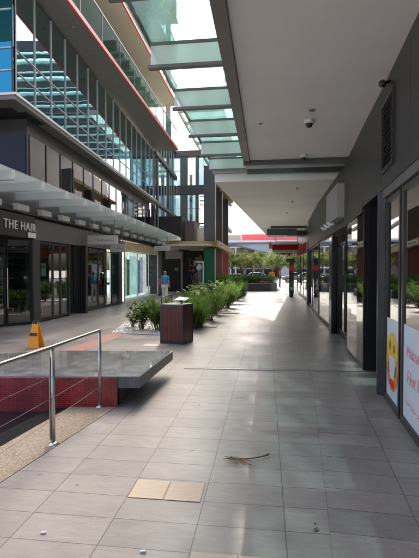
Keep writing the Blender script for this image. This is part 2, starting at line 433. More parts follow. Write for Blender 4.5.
# ================================================================== STONE BENCH
sb = thing('stone_bench', (-2.5, 6, 0), 'wide grey stone slab bench cantilevered over a red mosaic wall beside the pool', 'bench')
MB().prism([(-1.555, 5.25), (-1.51, 6.97), (-3.33, 6.76), (-4.3, 6.35), (-7, 5.5), (-7, 4.62)], .23, .38).build('slab_top', m_stone, sb, bevel=.006)
MB().prism([(-1.552, 5.243), (-1.507, 6.975), (-3.33, 6.765), (-4.3, 6.355), (-7.02, 5.5), (-7.02, 4.61)], .235, .372).build('slab_edge', m_stone_side, sb)
MB().wall((-1.83, 5.235), (-7, 4.59), -.2, .366, .05).build('mosaic_wall', m_mosaic, sb)
MB().prism([(-1.84, 5.30), (-1.9, 6.7), (-3.3, 6.5), (-6.9, 5.3), (-6.9, 4.72), (-1.88, 5.34)], 0, .235).build('pedestal', m_char, sb)

# ================================================================== HANDRAIL
hr = thing('handrail', (-2.05, 4.6, 0), 'stainless steel handrail with wire cables guarding the pool edge', 'railing')
def post(x, y):
    p = MB().tube([(x, y, .0), (x, y, .93)], .021, 14)
    o = p.build('post', m_steel, hr, smooth=True)
    MB().lathe((x, y, 0), [(.055, 0), (.055, .008), (.035, .02), (.022, .03)], 18).build('base_flange', m_steel, o, smooth=True)
    return o
pA = post(-2.05, 3.99); pB = post(-2.04, 5.17); post(-2.1, 2.6)
MB().box(-2.075, 3.965, .05, -2.065, 4.01, .86).build('post_plate', m_steel, pA)
MB().tube([(-2.04, 5.17, .93), (-2.04, 5.165, .95), (-2.042, 5.14, .955), (-2.05, 3.99, .955), (-2.1, 2.6, .955), (-2.2, -.5, .955)], .021, 14).build('top_rail', m_steel, hr, smooth=True)
for z in (.25, .46, .67):
    MB().tube([(-2.04, 5.17, z), (-2.05, 3.99, z), (-2.1, 2.6, z), (-2.2, -.5, z)], (.0022), 6).build('cable', m_gsteel, hr)

# ================================================================== WET FLOOR SIGN
wf = thing('wet_floor_sign', (-5.0, 9.0, 0), 'orange plastic folding floor sign with a black handle behind the stone bench', 'sign')
def wfp(s):
    y0 = 9 + s * .14; y1 = 9 + s * .015
    return MB().hexa([(-5.14, y0, 0), (-4.88, y0, 0), (-4.88, y0 + .02, 0), (-5.14, y0 + .02, 0), (-5.08, y1, .56), (-4.95, y1, .56), (-4.95, y1 + .02, .56), (-5.08, y1 + .02, .56)])
a = wfp(-1).build('front_panel', m_orange, wf, bevel=.004); wfp(1).build('rear_panel', m_orange, wf, bevel=.004)
MB().box(-5.075, 8.975, .49, -4.955, 9.045, .60).build('handle', m_black, wf, bevel=.01)
MB().hexa([(-5.10, 8.895, .27), (-4.93, 8.895, .27), (-4.93, 8.905, .27), (-5.10, 8.905, .27), (-5.09, 8.907, .33), (-4.94, 8.907, .33), (-4.94, 8.917, .33), (-5.09, 8.917, .33)]).build('warning_strip', m_black, a)

# ================================================================== LITTER BIN
bn = thing('litter_bin', (-2.15, 10.05, 0), 'square litter bin with dark red timber panels and a black steel frame', 'bin')
A = [(-2.44, 9.91), (-1.87, 9.74), (-1.72, 10.26), (-2.29, 10.43)]
def lerp(a, b, t): return (a[0] + (b[0] - a[0]) * t, a[1] + (b[1] - a[1]) * t)
MB().prism([lerp(p, (-2.08, 10.08), .06) for p in A], .03, .86).build('inner_box', m_dark, bn)
fr = MB()
for i in range(4):
    a, b = A[i], A[(i + 1) % 4]
    fr.wall(a, b, 0, .05, .03); fr.wall(a, b, .83, .89, .03)
    fr.wall(a, lerp(a, b, .08), .05, .83, .03); fr.wall(lerp(a, b, .92), b, .05, .83, .03)
fr.build('frame', m_frame, bn)
for i in range(4):
    a, b = A[i], A[(i + 1) % 4]; n = 7
    w_ = MB()
    for k in range(n):
        t0 = .085 + .83 * k / n; t1 = t0 + .83 / n - .008
        p0, p1 = lerp(a, b, t0), lerp(a, b, t1); d = (Vector(b) - Vector(a)).normalized(); nn = Vector((-d.y, d.x)) * .008
        w_.wall((p0[0] + nn.x, p0[1] + nn.y), (p1[0] + nn.x, p1[1] + nn.y), .055, .825, .012)
    w_.build('timber_panel', m_wood, bn)
MB().prism(A, .893, .91).build('top_plate', m_gsteel, bn)
MB().tube([(-2.41, 9.93, .9), (-2.41, 9.93, 1.03), (-2.39, 9.98, 1.06), (-2.28, 10.37, 1.10), (-2.26, 10.40, .9)], .012, 8).build('hood_bar', m_black, bn, smooth=True)
MB().hexa([(-2.12, 10.0, 1.0), (-1.85, 9.93, .99), (-1.80, 10.2, 1.03), (-2.06, 10.28, 1.05), (-2.12, 10.0, 1.01), (-1.85, 9.93, 1.0), (-1.80, 10.2, 1.04), (-2.06, 10.28, 1.06)]).build('ash_plate', m_offw, bn)
MB().tube([(-1.97, 10.1, .9), (-1.96, 10.1, 1.02)], .02, 8).build('plate_stem', m_black, bn)

# ================================================================== OFFICE TOWER (left)
def XF(y): return -7.35 - .0425 * y
tw = thing('office_tower', (-9, 23, 0), 'tall office building with teal glass curtain wall over dark shops on the left', 'building')
ys = [13.1 + 1.27 * k for k in range(17)]
rows = [(7.24, 8.0), (8.0, 8.7), (8.7, 11.0)]
for i in range(16):
    for z0, z1 in rows:
        MB().wall((XF(ys[i]), ys[i]), (XF(ys[i + 1]), ys[i + 1]), z0, z1, .02).build('glass_pane', m_curt, tw)
for i in range(17):
    MB().box(XF(ys[i]), ys[i] - .011, 7.24, XF(ys[i]) + .04, ys[i] + .011, 11.0).build('mullion', m_offw, tw)
for z in (8.0, 8.7):
    MB().wall((XF(13.1) + .035, 13.1), (XF(33.4) + .035, 33.4), z - .012, z + .012, .032).build('transom', m_offw, tw)
# blue end face
for i in range(4):
    for z0, z1 in rows:
        x1 = XF(13) - 1.4 * i; MB().box(x1, 12.98, z0, x1 - 1.4, 13.0, z1).build('blue_pane', m_blue, tw)
    MB().box(x1 + .0, 12.94, 7.24, x1 - .04, 12.978, 11).build('mullion', m_frame, tw)
for z in (8.0, 8.7, 9.9): MB().box(XF(13), 12.945, z - .02, -13.4, 12.979, z + .02).build('transom', m_offw, tw)
# interior behind the curtain wall
MB().prism([(XF(13.2) - .2, 13.3), (XF(33.8) - .2, 33.8), (-13, 33.8), (-13, 13.3)], 7.06, 7.2).build('floor_plate', m_dark, tw)
MB().prism([(XF(13.2) - 3.5, 13.3), (XF(33.8) - 3.5, 33.8), (-13.6, 33.8), (-13.6, 13.3)], 7.2, 11.0).build('inner_wall', m_slate2, tw)
for (y, z, r_, mm) in [(24.2, 7.95, .62, m_dred), ]:
    MB().lathe((XF(y) - .75, y, z - r_), [(.1, .02), (r_ * .7, .12), (r_, r_ * .9), (r_ * .85, r_ * 1.6), (.3, r_ * 2)], 20).build('red_pod_chair', mm, tw, smooth=True)
# ledge
MB().prism([(XF(12.9) + .12, 12.85), (XF(34) + .12, 34), (XF(34) - .40, 34), (XF(12.9) - .40, 13.5), (-14, 13.5), (-14, 12.85)], 7.03, 7.16).build('ledge', m_gsteel, tw)
MB().wall((XF(12.85) + .17, 12.82), (XF(34) + .17, 34), 7.165, 7.235, .045).build('ledge_trim', m_white, tw)
MB().box(XF(12.85) + .17, 12.80, 7.165, -14, 12.845, 7.235).build('ledge_trim', m_white, tw)
vt = MB()
for k in range(9): vt.box(XF(15) - .05 - .04 * k, 13.9, 7.0, XF(15) - .07 - .04 * k, 15.2, 7.029)
vt.build('ledge_vent', m_dark, tw)
# first floor glazing, set back
def X1(y): return XF(y) - .40
MB().wall((X1(14.6), 14.6), (X1(34), 34), 6.5, 7.03, .1).build('header_beam', m_char, tw)
MB().box(X1(14.6), 14.55, 3.4, -14, 14.7, 7.03).build('end_wall', m_frame, tw)
for k in range(5):
    xa = X1(14.6) - .05 - 1.1 * k
    MB().box(xa, 14.52, 3.7, xa - 1.04, 14.54, 6.45).build('end_window', m_dkglass, tw)
    MB().box(xa - 1.04, 14.49, 3.7, xa - 1.10, 14.549, 6.45).build('mullion', m_frame, tw)
yy = [14.7 + 1.29 * k for k in range(16)]
for i in range(15):
    MB().wall((X1(yy[i]), yy[i]), (X1(yy[i + 1]), yy[i + 1]), 3.7, 6.5, .02).build('first_floor_pane', m_bronze, tw)
for y in yy: MB().box(X1(y) + .001, y - .014, 3.7, X1(y) + .03, y + .014, 6.5).build('mullion', m_frame, tw)
MB().prism([(X1(15) - 3, 14.8), (X1(33.8) - 3, 33.8), (-13, 33.8), (-13, 14.8)], 3.6, 7.02).build('inner_wall', m_slate, tw)
for y in (25.4, 26.1): MB().wall((X1(y) - .35, y), (X1(y) - .35, y + .55), 3.9, 5.6 + .2, .04).build('red_screen', m_dred, tw)
MB().box(-7.3, 5.5, 3.42, -13.8, 34, 3.58).build('floor_plate', m_char, tw)
m_link = GLASS('link_glass', (.34, .44, .48), refl=.25, ior=1.5, wav=.003, gcol=(.75, .9, .95))
yb = [34.05 + 1.3 * k for k in range(9)]
for i in range(8):
    for z0, z1 in ((4.2, 7.0), (7.24, 8.7), (8.7, 10.9), (11.3, 13.6)):
        MB().wall((XF(yb[i]), yb[i]), (XF(yb[i + 1]), yb[i + 1]), z0, z1, .02).build('far_bay_pane', m_link, tw)
    MB().box(XF(yb[i]), yb[i] - .012, 4.2, XF(yb[i]) + .04, yb[i] + .012, 13.6).build('mullion', m_offw, tw)
for z0, z1, mm in ((7.0, 7.235, m_gsteel), (10.91, 11.29, m_slate2), (13.61, 13.9, m_slate2)):
    MB().wall((XF(34.02) + .16, 34.05), (XF(44.4) + .16, 44.4), z0, z1, .5).build('far_bay_ledge', mm, tw)
for y in (36.2, 40.3): MB().box(XF(y) - .1, y, 3.6, XF(y) - .8, y + .6, 13.6).build('column', m_slate2, tw)
m_lroof = GLASS('link_roof_glass', (.74, .86, .85), refl=.04, body=(.7, .85, .83), bodyfac=.3)
for k in range(9):
    MB().box(-6.85, 34.3 + 3 * k, 14.2, -3.3, 34.48 + 3 * k, 14.55).build('link_roof_beam', m_offw, tw)
    if k < 8: MB().box(-6.85, 34.49 + 3 * k, 14.42, -3.3, 37.29 + 3 * k, 14.44).build('link_roof_pane', m_lroof, tw)
MB().box(-7.0, 34.3, 14.2, -6.86, 58.6, 14.55).build('link_roof_beam', m_offw, tw)
# red-edged slabs and balustrades
slabs = [(11.1, m_gsteel), (14.55, m_cream), (17.65, m_cream), (20.95, m_cream)]
for i, (z, mm) in enumerate(slabs):
    s_ = MB().box(-6.93, 9, z, -12.5, 34, z + .28).build('floor_slab', mm, tw)
    MB().box(-6.86, 9, z + .0, -6.928, 34.05, z + .12).build('red_edge', m_red, tw)
    MB().box(-6.89, 9, z + .122, -6.928, 34.03, z + .18).build('white_edge', m_white, tw)
    for k in range(11):
        y0 = 9.1 + 2.26 * k
        MB().box(-6.96, y0 + .04, z + .29, -6.975, y0 + 2.2, z + 1.5).build('balustrade_pane', m_bal, tw)
        MB().box(-6.95, y0 - .03, z + .28, -7.0, y0 + .02, z + 1.55).build('balustrade_post', m_gsteel, tw)
    MB().box(-6.94, 9, z + 1.51, -7.0, 34, z + 1.56).build('balustrade_rail', m_offw, tw)
MB().box(-11, 9.3, 11.38, -14, 34, 20.95).build('recessed_core', m_cream, tw)
MB().box(-13.7, 9, 0, -20, 34, 11.38).build('core', m_char, tw)
for z in (12.2, 15.5, 18.6):
    for k in range(8): MB().box(-10.93, 10.2 + 3 * k, z - .6, -10.995, 12.6 + 3 * k, z + 1.7).build('balcony_window', m_band, tw)
for x, y in ((-7.4, 33.7), (-9.2, 33.7)): MB().box(x, y - .25, 11.38, x - .35, y + .1, 20.95).build('column', m_white, tw)
# downlights in first slab soffit
for k in range(9): MB().lathe((-7.45, 14 + 2.3 * k, 11.06), [(.07, 0), (.09, .035)], 12).build('soffit_light', m_gsteel, tw)
# added screen on the roof: slits between panels shape sun streaks on the paving
edges = [9.0, 12.8, 13.3, 16.4, 16.9, 20.2, 20.9, 21.15, 22.0, 22.2, 22.95, 23.2, 23.95, 24.15, 24.95, 25.15, 25.95, 26.1, 27.0, 28.4, 28.9, 31.0, 31.5, 34.2]
MB().box(-7.21, 9, 21.3, -7.3, 34.2, 24.1).build('sun_block_wall', m_offw, tw)  # added wall, blocks sun that would pass outside the awning glass
for i in range(0, len(edges) - 1, 2):
    MB().box(-7.05, edges[i], 21.3, -7.2, edges[i + 1], 28.0).build('sun_screen_panel', m_offw, tw)
MB().box(-7.05, 9, 28.1, -7.25, 34.2, 28.3).build('sun_screen_rail', m_gsteel, tw)  # top rail of the added sun screen

# ground floor shops --------------------------------------------------
SX = -7.26
MB().wall((SX, 5.5), (SX, 13.05), 2.68, 3.36, .12).build('sign_band', m_black, tw)
MB().wall((SX - .01, 13.06), (SX - .01, 21.3), 2.66, 3.30, .12).build('sign_band', m_band, tw)
MB().wall((SX - .25, 5.5), (SX - .25, 34), 3.30, 4.25, .1).build('upper_band', m_band, tw)
M_ = Matrix(((0, 0, 1, SX + .02), (1, 0, 0, 11.34), (0, 1, 0, 2.90), (0, 0, 0, 1)))
text_mesh('sign_lettering', 'THE HAIR', .36, m_white, tw, M_, .012, 1.12)
MB().box(SX + .012, 12.6, 2.70, SX + .03, 13.05, 2.86).build('small_white_sign', m_white, tw)
def pane(x0, y0, x1, y1, z0, z1, mat, name='shop_window', parent=tw, fr=m_black, fw=.045):
    """framed window pane as one part with a frame child"""
    o = MB().wall((x0, y0), (x1, y1), z0, z1, .012).build(name, mat, parent)
    f = MB(); A_ = Vector((x0, y0)); B_ = Vector((x1, y1)); d = (B_ - A_).normalized(); n = Vector((-d.y, d.x)) * -.02
    a0 = A_ + n; b0 = B_ + n
    f.wall(a0, b0, z0, z0 + fw * 1.6, .05); f.wall(a0, b0, z1 - fw, z1, .05)
    f.wall(a0, a0 + d * fw, z0 + fw * 1.6, z1 - fw, .05); f.wall(b0 - d * fw, b0, z0 + fw * 1.6, z1 - fw, .05)
    f.build('frame', fr, o)
    return o
# hair salon : recessed doors then glass
pane(-8.3, 7.0, -7.95, 11.2, .02, 2.66, m_shop)
pane(-7.95, 11.22, -7.75, 12.2, .02, 2.28, m_shop, 'glass_door')
pane(-7.94, 11.22, -7.74, 12.2, 2.30, 2.66, m_shop, 'transom_window')
dr = pane(-7.73, 12.22, -7.30, 12.88, .02, 2.28, m_shop, 'glass_door')
pane(-7.72, 12.22, -7.30, 12.88, 2.30, 2.66, m_shop, 'transom_window')
MB().tube([(-7.66, 12.18, .55), (-7.66, 12.18, 1.75)], .018, 8).build('door_handle', m_steel, dr)
MB().box(-7.44, 12.70, 1.42, -7.452, 12.98, 1.52).build('paper_notice', m_white, tw)
MB().box(-7.24, 12.9, 0, -7.5, 13.3, 2.66).build('pier', m_slate2, tw)
for a, b in ((13.32, 14.2), (14.22, 14.75), (14.77, 15.35)): pane(SX - .02, a, SX - .02, b, .06, 2.62, m_shop)
MB().box(SX - .01, 14.85, .1, SX - .35, 14.88, 2.6).build('glass_fin', m_teal, tw)
MB().box(SX - .01, 15.2, .1, SX - .35, 15.23, 2.6).build('glass_fin', m_teal, tw)
MB().box(-7.24, 15.37, 0, -7.6, 15.48, 2.66).build('pier', m_black, tw)
MB().box(-8.0, 15.5, 0, -8.1, 16.4, 2.66).build('recess_door', m_black, tw)
MB().box(-7.0, 16.35, 0, -7.5, 16.55, 2.66).build('pier', m_black, tw)
for a, b in ((16.57, 18.2), (18.22, 18.95)): pane(SX + .02, a, SX + .02, b, .12, 2.6, m_shop)
pane(SX + .02, 18.97, SX + .02, 19.9, .02, 2.55, m_shop, 'glass_door'); pane(SX + .02, 19.92, SX + .02, 20.8, .02, 2.55, m_shop, 'glass_door')
MB().box(SX - .04, 17.95, 1.25, SX - .06, 18.55, 1.68).build('paper_notice', m_white, tw)
MB().box(SX - .04, 19.1, 1.3, SX - .06, 19.35, 1.6).build('paper_notice', m_white, tw)
MB().box(SX + .06, 20.82, 0, SX - .3, 21.3, 2.8).build('pier', m_black, tw)
MB().box(SX + .02, 16.6, 0, SX - .05, 20.8, .115).build('plinth', m_black, tw)
# shop interiors
MB().box(-11.2, 6, 0, -11.35, 21.2, 3.4).build('shop_back_wall', m_slate, tw)
MB().box(-7.6, 16.42, 0, -11.1, 16.5, 3.4).build('party_wall', m_slate2, tw)
MB().box(-8.0, 21.2, 0, -11.1, 21.3, 3.4).build('party_wall', m_slate2, tw)
def GLOW(name, col, e):
    m = P(name, col, .7, var=.3, scale=3)
    b = m.node_tree.nodes['Principled BSDF']; src = b.inputs['Base Color'].links[0].from_socket
    m.node_tree.links.new(src, b.inputs['Emission Color']); b.inputs['Emission Strength'].default_value = e  # emission in the surface colour stands in for display lighting
    return m
m_glow = GLOW('glowing_display_back', (.8, .8, .78), .22)  # backdrop glows by itself, no lamp in the window
m_prod = [P('prod_%d' % i, c, .5, var=.1) for i, c in enumerate([(.35, .22, .1), (.5, .47, .42), (.1, .16, .08), (.25, .06, .05), (.08, .1, .14)])]
sh = MB()
for z in (.4, .9, 1.4, 1.9): sh.box(-9.6, 13.4, z, -9.95, 16.0, z + .03); sh.box(-8.5, 12.95, z, -8.85, 13.9, z + .03)
so_ = sh.build('display_shelf', m_tancon, tw)
for i in range(5):
    q = MB()
    for k in range(26):
        if random.random() < .5: y = random.uniform(13.0, 13.85); x = -8.68
        else: y = random.uniform(13.5, 15.9); x = -9.75
        z = random.choice((.43, .93, 1.43, 1.93)); q.box(x, y, z, x - .09, y + .08, z + random.uniform(.12, .3))
    q.build('shop_goods', m_prod[i], so_)
for (y, z, h_, w__, mm) in ((13.5, 1.5, .42, .3, m_offw), (14.35, .9, .3, .22, m_lgold), (16.8, 1.4, .6, .42, m_prod[1]), (17.3, 1.9, .2, .5, m_offw), (20.1, 1.5, .45, .3, m_prod[3])):
    MB().box(SX - .045, y, z, SX - .052, y + w__, z + h_).build('window_poster', mm, tw)
    MB().box(SX - .043, y + .04, z + h_ * .6, SX - .0449, y + w__ - .04, z + h_ * .85).build('poster_print', m_band, tw)
MB().box(-10.6, 13.4, 2.0, -10.9, 16.2, 2.5).build('back_counter_panel', m_prod[1], tw)
for y in (14.0, 15.2):
    MB().box(-9.0, y, .45, -9.5, y + .5, .55).build('salon_chair_seat', m_band, tw); MB().box(-9.5, y, .55, -9.6, y + .5, 1.1).build('salon_chair_back', m_band, tw)
    MB().box(-9.2, y + .2, .0, -9.3, y + .3, .45).build('salon_chair_stem', m_steel, tw)
# glowing display window (poster of clothes and greenery) beyond shop 2
bx = MB(); bx.wall((-7.9, 21.6), (-7.9, 28.3), .1, 3.0, .08); bx.box(-7.9, 21.5, .1, -7.2, 21.56, 3.0); bx.build('display_backdrop', m_glow, tw)
cols = [((.14, .26, .10), 22.1, .9), ((.24, .36, .20), 22.9, .8), ((.05, .07, .05), 23.7, .5), ((.38, .62, .56), 24.3, 1.2), ((.45, .6, .6), 25.1, .7), ((.10, .13, .2), 25.8, .5), ((.32, .36, .42), 26.3, .6), ((.62, .62, .64), 27.0, .6)]
for i, (c, y, wd) in enumerate(cols):
    q = MB(); n = 14
    h = 2.5 - .1 * (i % 3)
    for k in range(n):
        y0 = y + wd * k / n; y1 = y + wd * (k + 1) / n; x0 = -7.78 + .05 * math.sin(k * 1.4); x1 = -7.78 + .05 * math.sin((k + 1) * 1.4)
        q.hexa([(x0, y0, .25), (x1, y1, .25), (x1 - .02, y1, .25), (x0 - .02, y0, .25), (x0 * .99 - .07, y0, h), (x1 * .99 - .07, y1, h), (x1 * .99 - .09, y1, h), (x0 * .99 - .09, y0, h)])
    q.build('hanging_garment', GLOW('glowing_garment_%d' % i, c, .22), tw)  # garments given the same glow so they read as lit
for a, b in ((21.45, 23.7), (23.72, 26.0), (26.02, 28.3)): pane(-7.12, a, -7.12, b, .1, 2.7, m_clear, 'display_window', fr=m_white, fw=.02)
MB().box(-7.1, 21.45, 0, -7.9, 28.3, .098).build('plinth', m_white, tw)
MB().wall((-7.1, 21.4), (-7.1, 28.4), 2.72, 3.15, .7).build('display_fascia', m_lgold, tw)
MB().box(-6.9, 28.5, 0, -7.7, 29.6, 3.4).build('pier', m_slate2, tw)
# entrance wall facing us
MB().box(-6.15, 34.6, 0, -7.0, 34.9, 3.3).build('entrance_wall', m_slate2, tw)
MB().box(-8.62, 34.2, 0, -8.40, 34.58, 3.3).build('entrance_pier', m_offw, tw)
MB().box(-6.75, 34.3, 0, -6.58, 34.58, 2.7).build('entrance_pier', m_offw, tw)
MB().box(-6.5, 33.6, 2.6, -8.8, 34.3, 3.15).build('entrance_canopy', m_offw, tw)
MB().box(-8.39, 34.60, 0, -6.76, 34.75, 2.7).build('entrance_lobby', m_slate2, tw)
for a in (-8.36, -7.55):
    o = MB().box(a, 34.53, .03, a + .77, 34.57, 2.55).build('entrance_door', m_slate, tw)
    MB().box(a + .06, 34.50, .2, a + .7, 34.528, 2.4).build('door_panel', m_slate2, o)
MB().lathe((-7.12, 34.48, 1.62), [(.02, 0), (.16, .1), (.17, .16), (.12, .24), (.02, .27)], 14).build('round_notice', m_offw, tw, smooth=True)
MB().box(-8.6, 28.5, 3.3, -3.6, 34.6, 3.42).build('low_soffit', m_offw, tw)

# left awning ---------------------------------------------------------
def XO(y): return -5.72 - .011 * (y - 9)
aw = MB()
yy = [8.02 + 1.39 * k for k in range(17)]
aw.prism([(SX - .2, yy[0])] + [(XO(y) - .05, y) for y in yy] + [(SX - .2, yy[-1])], 4.0, 4.02)
awo = aw.build('left_awning', m_sheet, tw)
for k, y in enumerate(yy):
    if k == 0: continue
    xo = XO(y)
    MB().box(-7.4, y, 3.79, xo, y + .03, 3.99).build('awning_fin', m_finL, awo)
    MB().box(-7.4, y - .03, 3.765, xo + .01, y + .055, 3.788).build('fin_flange', m_offw, awo)
    MB().box(-7.35, y - .28, 3.46, -7.14, y + .34, 3.64).build('awning_bracket', m_offw, awo, bevel=.02)

# ================================================================== LINK BUILDING (skeleton glazed block beyond the tower)
lk = thing('glazed_corner_building', (-7, 46, 0), 'dark framed building with see-through glazed upper floors beyond the tower', 'building')
for x in (-13.3, -11, -8.9, -7.3, -5.9, -4.6):
    MB().box(x, 45, 3.6, x + (.75 if x == -8.9 else .3), 45.6, 13.6).build('column', m_slate, lk)
for x in (-13.3, -9.5, -6.6):
    MB().box(x, 54, 3.6, x + .35, 54.3, 13.6).build('column', m_slate, lk)
for z0, z1 in ((3.5, 4.3), (6.3, 6.6), (9.6, 10.5), (13.5, 14.1)):
    MB().box(-14, 44.9, z0, -4.2, 45.7, z1).build('floor_beam', m_slate2, lk)
    MB().box(-4.55, 45.7, z0, -4.2, 54.5, z1).build('floor_beam', m_slate2, lk)
for i, x in enumerate((-13, -10.7, -8.1, -7.0, -5.6)):
    x1 = (-11, -8.9, -7.3, -5.9, -4.6)[i]
    for z0, z1 in ((4.3, 6.3), (6.6, 9.6), (10.5, 13.5)):
        MB().box(x, 45.3, z0, x1, 45.32, z1).build('clear_pane', m_clear if (i + int(z0)) % 3 == 0 else m_link, lk)
        MB().box((x + x1) / 2 - .03, 45.26, z0, (x + x1) / 2 + .03, 45.299, z1).build('glazing_bar', m_offw, lk)
        if (i * 2 + int(z0)) % 4 == 1: MB().box(x, 46.0, z0, x1, 46.1, z0 + (z1 - z0) * .6).build('inner_partition', m_slate, lk)
        MB().box(x, 45.26, (z0 + z1) / 2, x1, 45.298, (z0 + z1) / 2 + .05).build('glazing_bar', m_offw, lk)
lv = MB()
for k in range(12): lv.hexa([(-6.8, 44.4, 4.5 + .42 * k), (-5.7, 44.4, 4.5 + .42 * k), (-5.7, 44.7, 4.7 + .42 * k), (-6.8, 44.7, 4.7 + .42 * k), (-6.8, 44.4, 4.54 + .42 * k), (-5.7, 44.4, 4.54 + .42 * k), (-5.7, 44.7, 4.74 + .42 * k), (-6.8, 44.7, 4.74 + .42 * k)])
lv.build('louvre_screen', m_offw, lk)
MB().box(-14, 46.2, 0, -4.5, 53.9, 3.5).build('ground_storey', m_dark, lk)
# solid box coloured black for a dark opening, and pale panels, between tower and corner building
MB().box(-11, 36, 3.5, -7.0, 40, 6.2).build('black_void_box', m_dark, lk)
MB().box(-6.98, 37.2, 3.5, -6.1, 39.8, 5.9).build('wall_panel', m_band, lk)
MB().box(-6.09, 38.6, 3.6, -5.4, 38.7, 5.4).build('white_window_panel', m_white, lk)  # white panel standing in for a window

# ================================================================== CORNER SHOP with tall columns
cs = thing('corner_kiosk', (-3.9, 35, 0), 'colourful corner shop of green, brown and red panels under a gold fascia', 'building')
cy = [30.0, 34.7, 40.2]
for y, top, mt, mb_ in zip(cy, (8.9, 8.195, 8.195), (m_slate, m_slate2, m_slate2), (m_green, m_brown, m_dred)):
    MB().box(-4.28, y, 3.72, -3.50, y + .7, top).build('tall_column', mt, cs)
    MB().box(-3.498, y + .02, 3.72, -3.44, y + .12, top).build('column_trim', m_offw, cs)
MB().box(-4.28, 30.0, 0, -3.52, 30.2, 3.2).build('green_panel', m_green, cs)
MB().box(-3.52, 30.0, 0, -3.44, 30.06, 3.2).build('corner_trim', m_offw, cs)
MB().box(-3.6, 30.2, 0, -3.5, 34.6, 3.2).build('brown_panel', m_brown, cs)
MB().box(-3.6, 34.75, 0, -3.5, 40.9, 3.2).build('red_panel', m_dred, cs)
MB().box(-3.52, 34.6, 0, -3.44, 34.74, 3.2).build('panel_trim', m_offw, cs)
MB().box(-4.28, 30.21, 0, -3.62, 40.9, 3.2).build('inner_core', m_dark, cs)
MB().box(-6.6, 29.2, 3.28, -3.35, 29.6, 3.62).build('front_fascia', m_gold, cs)
MB().box(-3.42, 29.6, 3.28, -3.22, 44.6, 3.72).build('side_fascia', m_lgold, cs)
MB().box(-6.6, 29.61, 3.44, -3.43, 44.6, 3.68).build('fascia_roof', m_gold, cs)
MB().box(-4.27, 30.72, 8.2, -3.15, 42.5, 8.45).build('upper_roof', m_brass, cs)
MB().box(-3.215, 29.9, 3.36, -3.2, 33.0, 3.62).build('fascia_sign', m_white, cs)
for k in range(5): MB().box(-3.198, 30.2 + .55 * k, 3.43, -3.19, 30.2 + .55 * k + .3, 3.55).build('fascia_sign_mark', m_brown, cs)
MB().box(-6.1, 33.2, 0, -4.3, 33.4, 3.2).build('shop_wall', m_dark, cs)
random.seed(3)
for i in range(5):
    for k in range(7):
        x = random.uniform(-5.9, -4.95); z = random.uniform(.3, 2.4); y = 33.18 - .012 * (i * 7 + k)
        q = MB().box(x, y, z, x + random.uniform(.1, .35), y + .01, z + random.uniform(.1, .5))
        q.build('window_display', P('display_%d' % i, [(.35, .03, .05), (.6, .55, .5), (.3, .2, .12), (.1, .1, .14), (.45, .2, .2)][i], .6, var=.3), cs)
#, 30.9, .1, -4.57, 30.95, 2.35).box(-4.24, 29.93, .4, -4.20, 29.98, 2.35).box(-4.75, 29.93, 2.27, -4.20, 29.98, 2.37)
#, 29.8, .1, -4.25, 29.85, 2.28); ar.box(-4.80, 29.8, 2.2, -4.32, 29.85, 2.28)
MB().box(-4.33, 29.78, .1, -4.24, 29.84, 2.3).box(-4.78, 29.78, 2.2, -4.33, 29.84, 2.3).build('white_frame', m_white, cs)
MB().box(-4.76, 29.86, .2, -4.34, 29.9, 2.19).build('framed_poster', m_slate2, cs)
MB().lathe((-4.55, 29.80, 1.6), [(.02, 0), (.2, .15), (.22, .3), (.1, .5), (.02, .55)], 12).build('poster_figure', m_offw, cs, smooth=True)
MB().box(-4.65, 29.80, .4, -4.42, 29.855, 1.6).build('poster_figure', m_band, cs)

m_pinkr = P('pale_pink_render', (.58, .50, .44), .8, var=.06)
# ================================================================== RIGHT BUILDING (canopy + shops)
rb = thing('canopied_shop_building', (4, 12, 0), 'charcoal shop building with a broad pale canopy over the walkway on the right', 'building')
W = [(1.09, -1.5), (1.48, 4.6), (1.58, 6.05), (1.66, 7.63), (1.84, 10.45), (1.86, 12.4), (1.90, 16.2), (2.12, 22.0)]
def XW(y):
    for a, b in zip(W, W[1:]):
        if y <= b[1]: return a[0] + (b[0] - a[0]) * (y - a[1]) / (b[1] - a[1])
    return W[-1][0]
# soffit 1
MB().prism([(-.355, -3), (1.6, -3), (2.2, 9.55), (2.2, 9.6), (-.355, 9.66)], 4.1, 4.3).build('soffit', m_soffit, rb)
MB().box(-.5, -3, 4.06, -.36, 9.69, 4.36).build('edge_beam', m_gsteel, rb)
MB().box(-.5, 9.69, 4.0, 2.4, 9.78, 4.36).build('cross_beam', m_slate, rb)
MB().box(-1.42, -3, 4.47, 0.2, 9.6, 4.485).build('awning_glass', m_teal, rb)
MB().box(-1.42, 9.61, 4.47, 2.4, 14.2, 4.485).build('awning_glass', m_teal, rb)
for k in range(12):
    y = -1.65 + 1.38 * k
    if y > 14: continue
    MB().box(-1.40, y, 4.19, -.502, y + .018, 4.47).build('awning_fin', m_fin, rb)
    MB().box(-1.43, y - .03, 4.15, -.502, y + .048, 4.189).build('fin_flange', m_gsteel, rb)
    MB().box(-1.405, y - .012, 4.43, -.502, y - .001, 4.469).build('fin_top_rail', m_gsteel, rb)
MB().box(-1.45, -3, 4.486, -1.40, 14.2, 4.51).build('awning_trim', m_gsteel, rb)
MB().box(-.49, 10.55, 4.15, 2.3, 10.7, 4.4).build('cross_beam', m_soffit2, rb)
MB().box(-.49, 11.25, 4.15, 2.3, 11.33, 4.4).build('cross_beam', m_slate, rb)
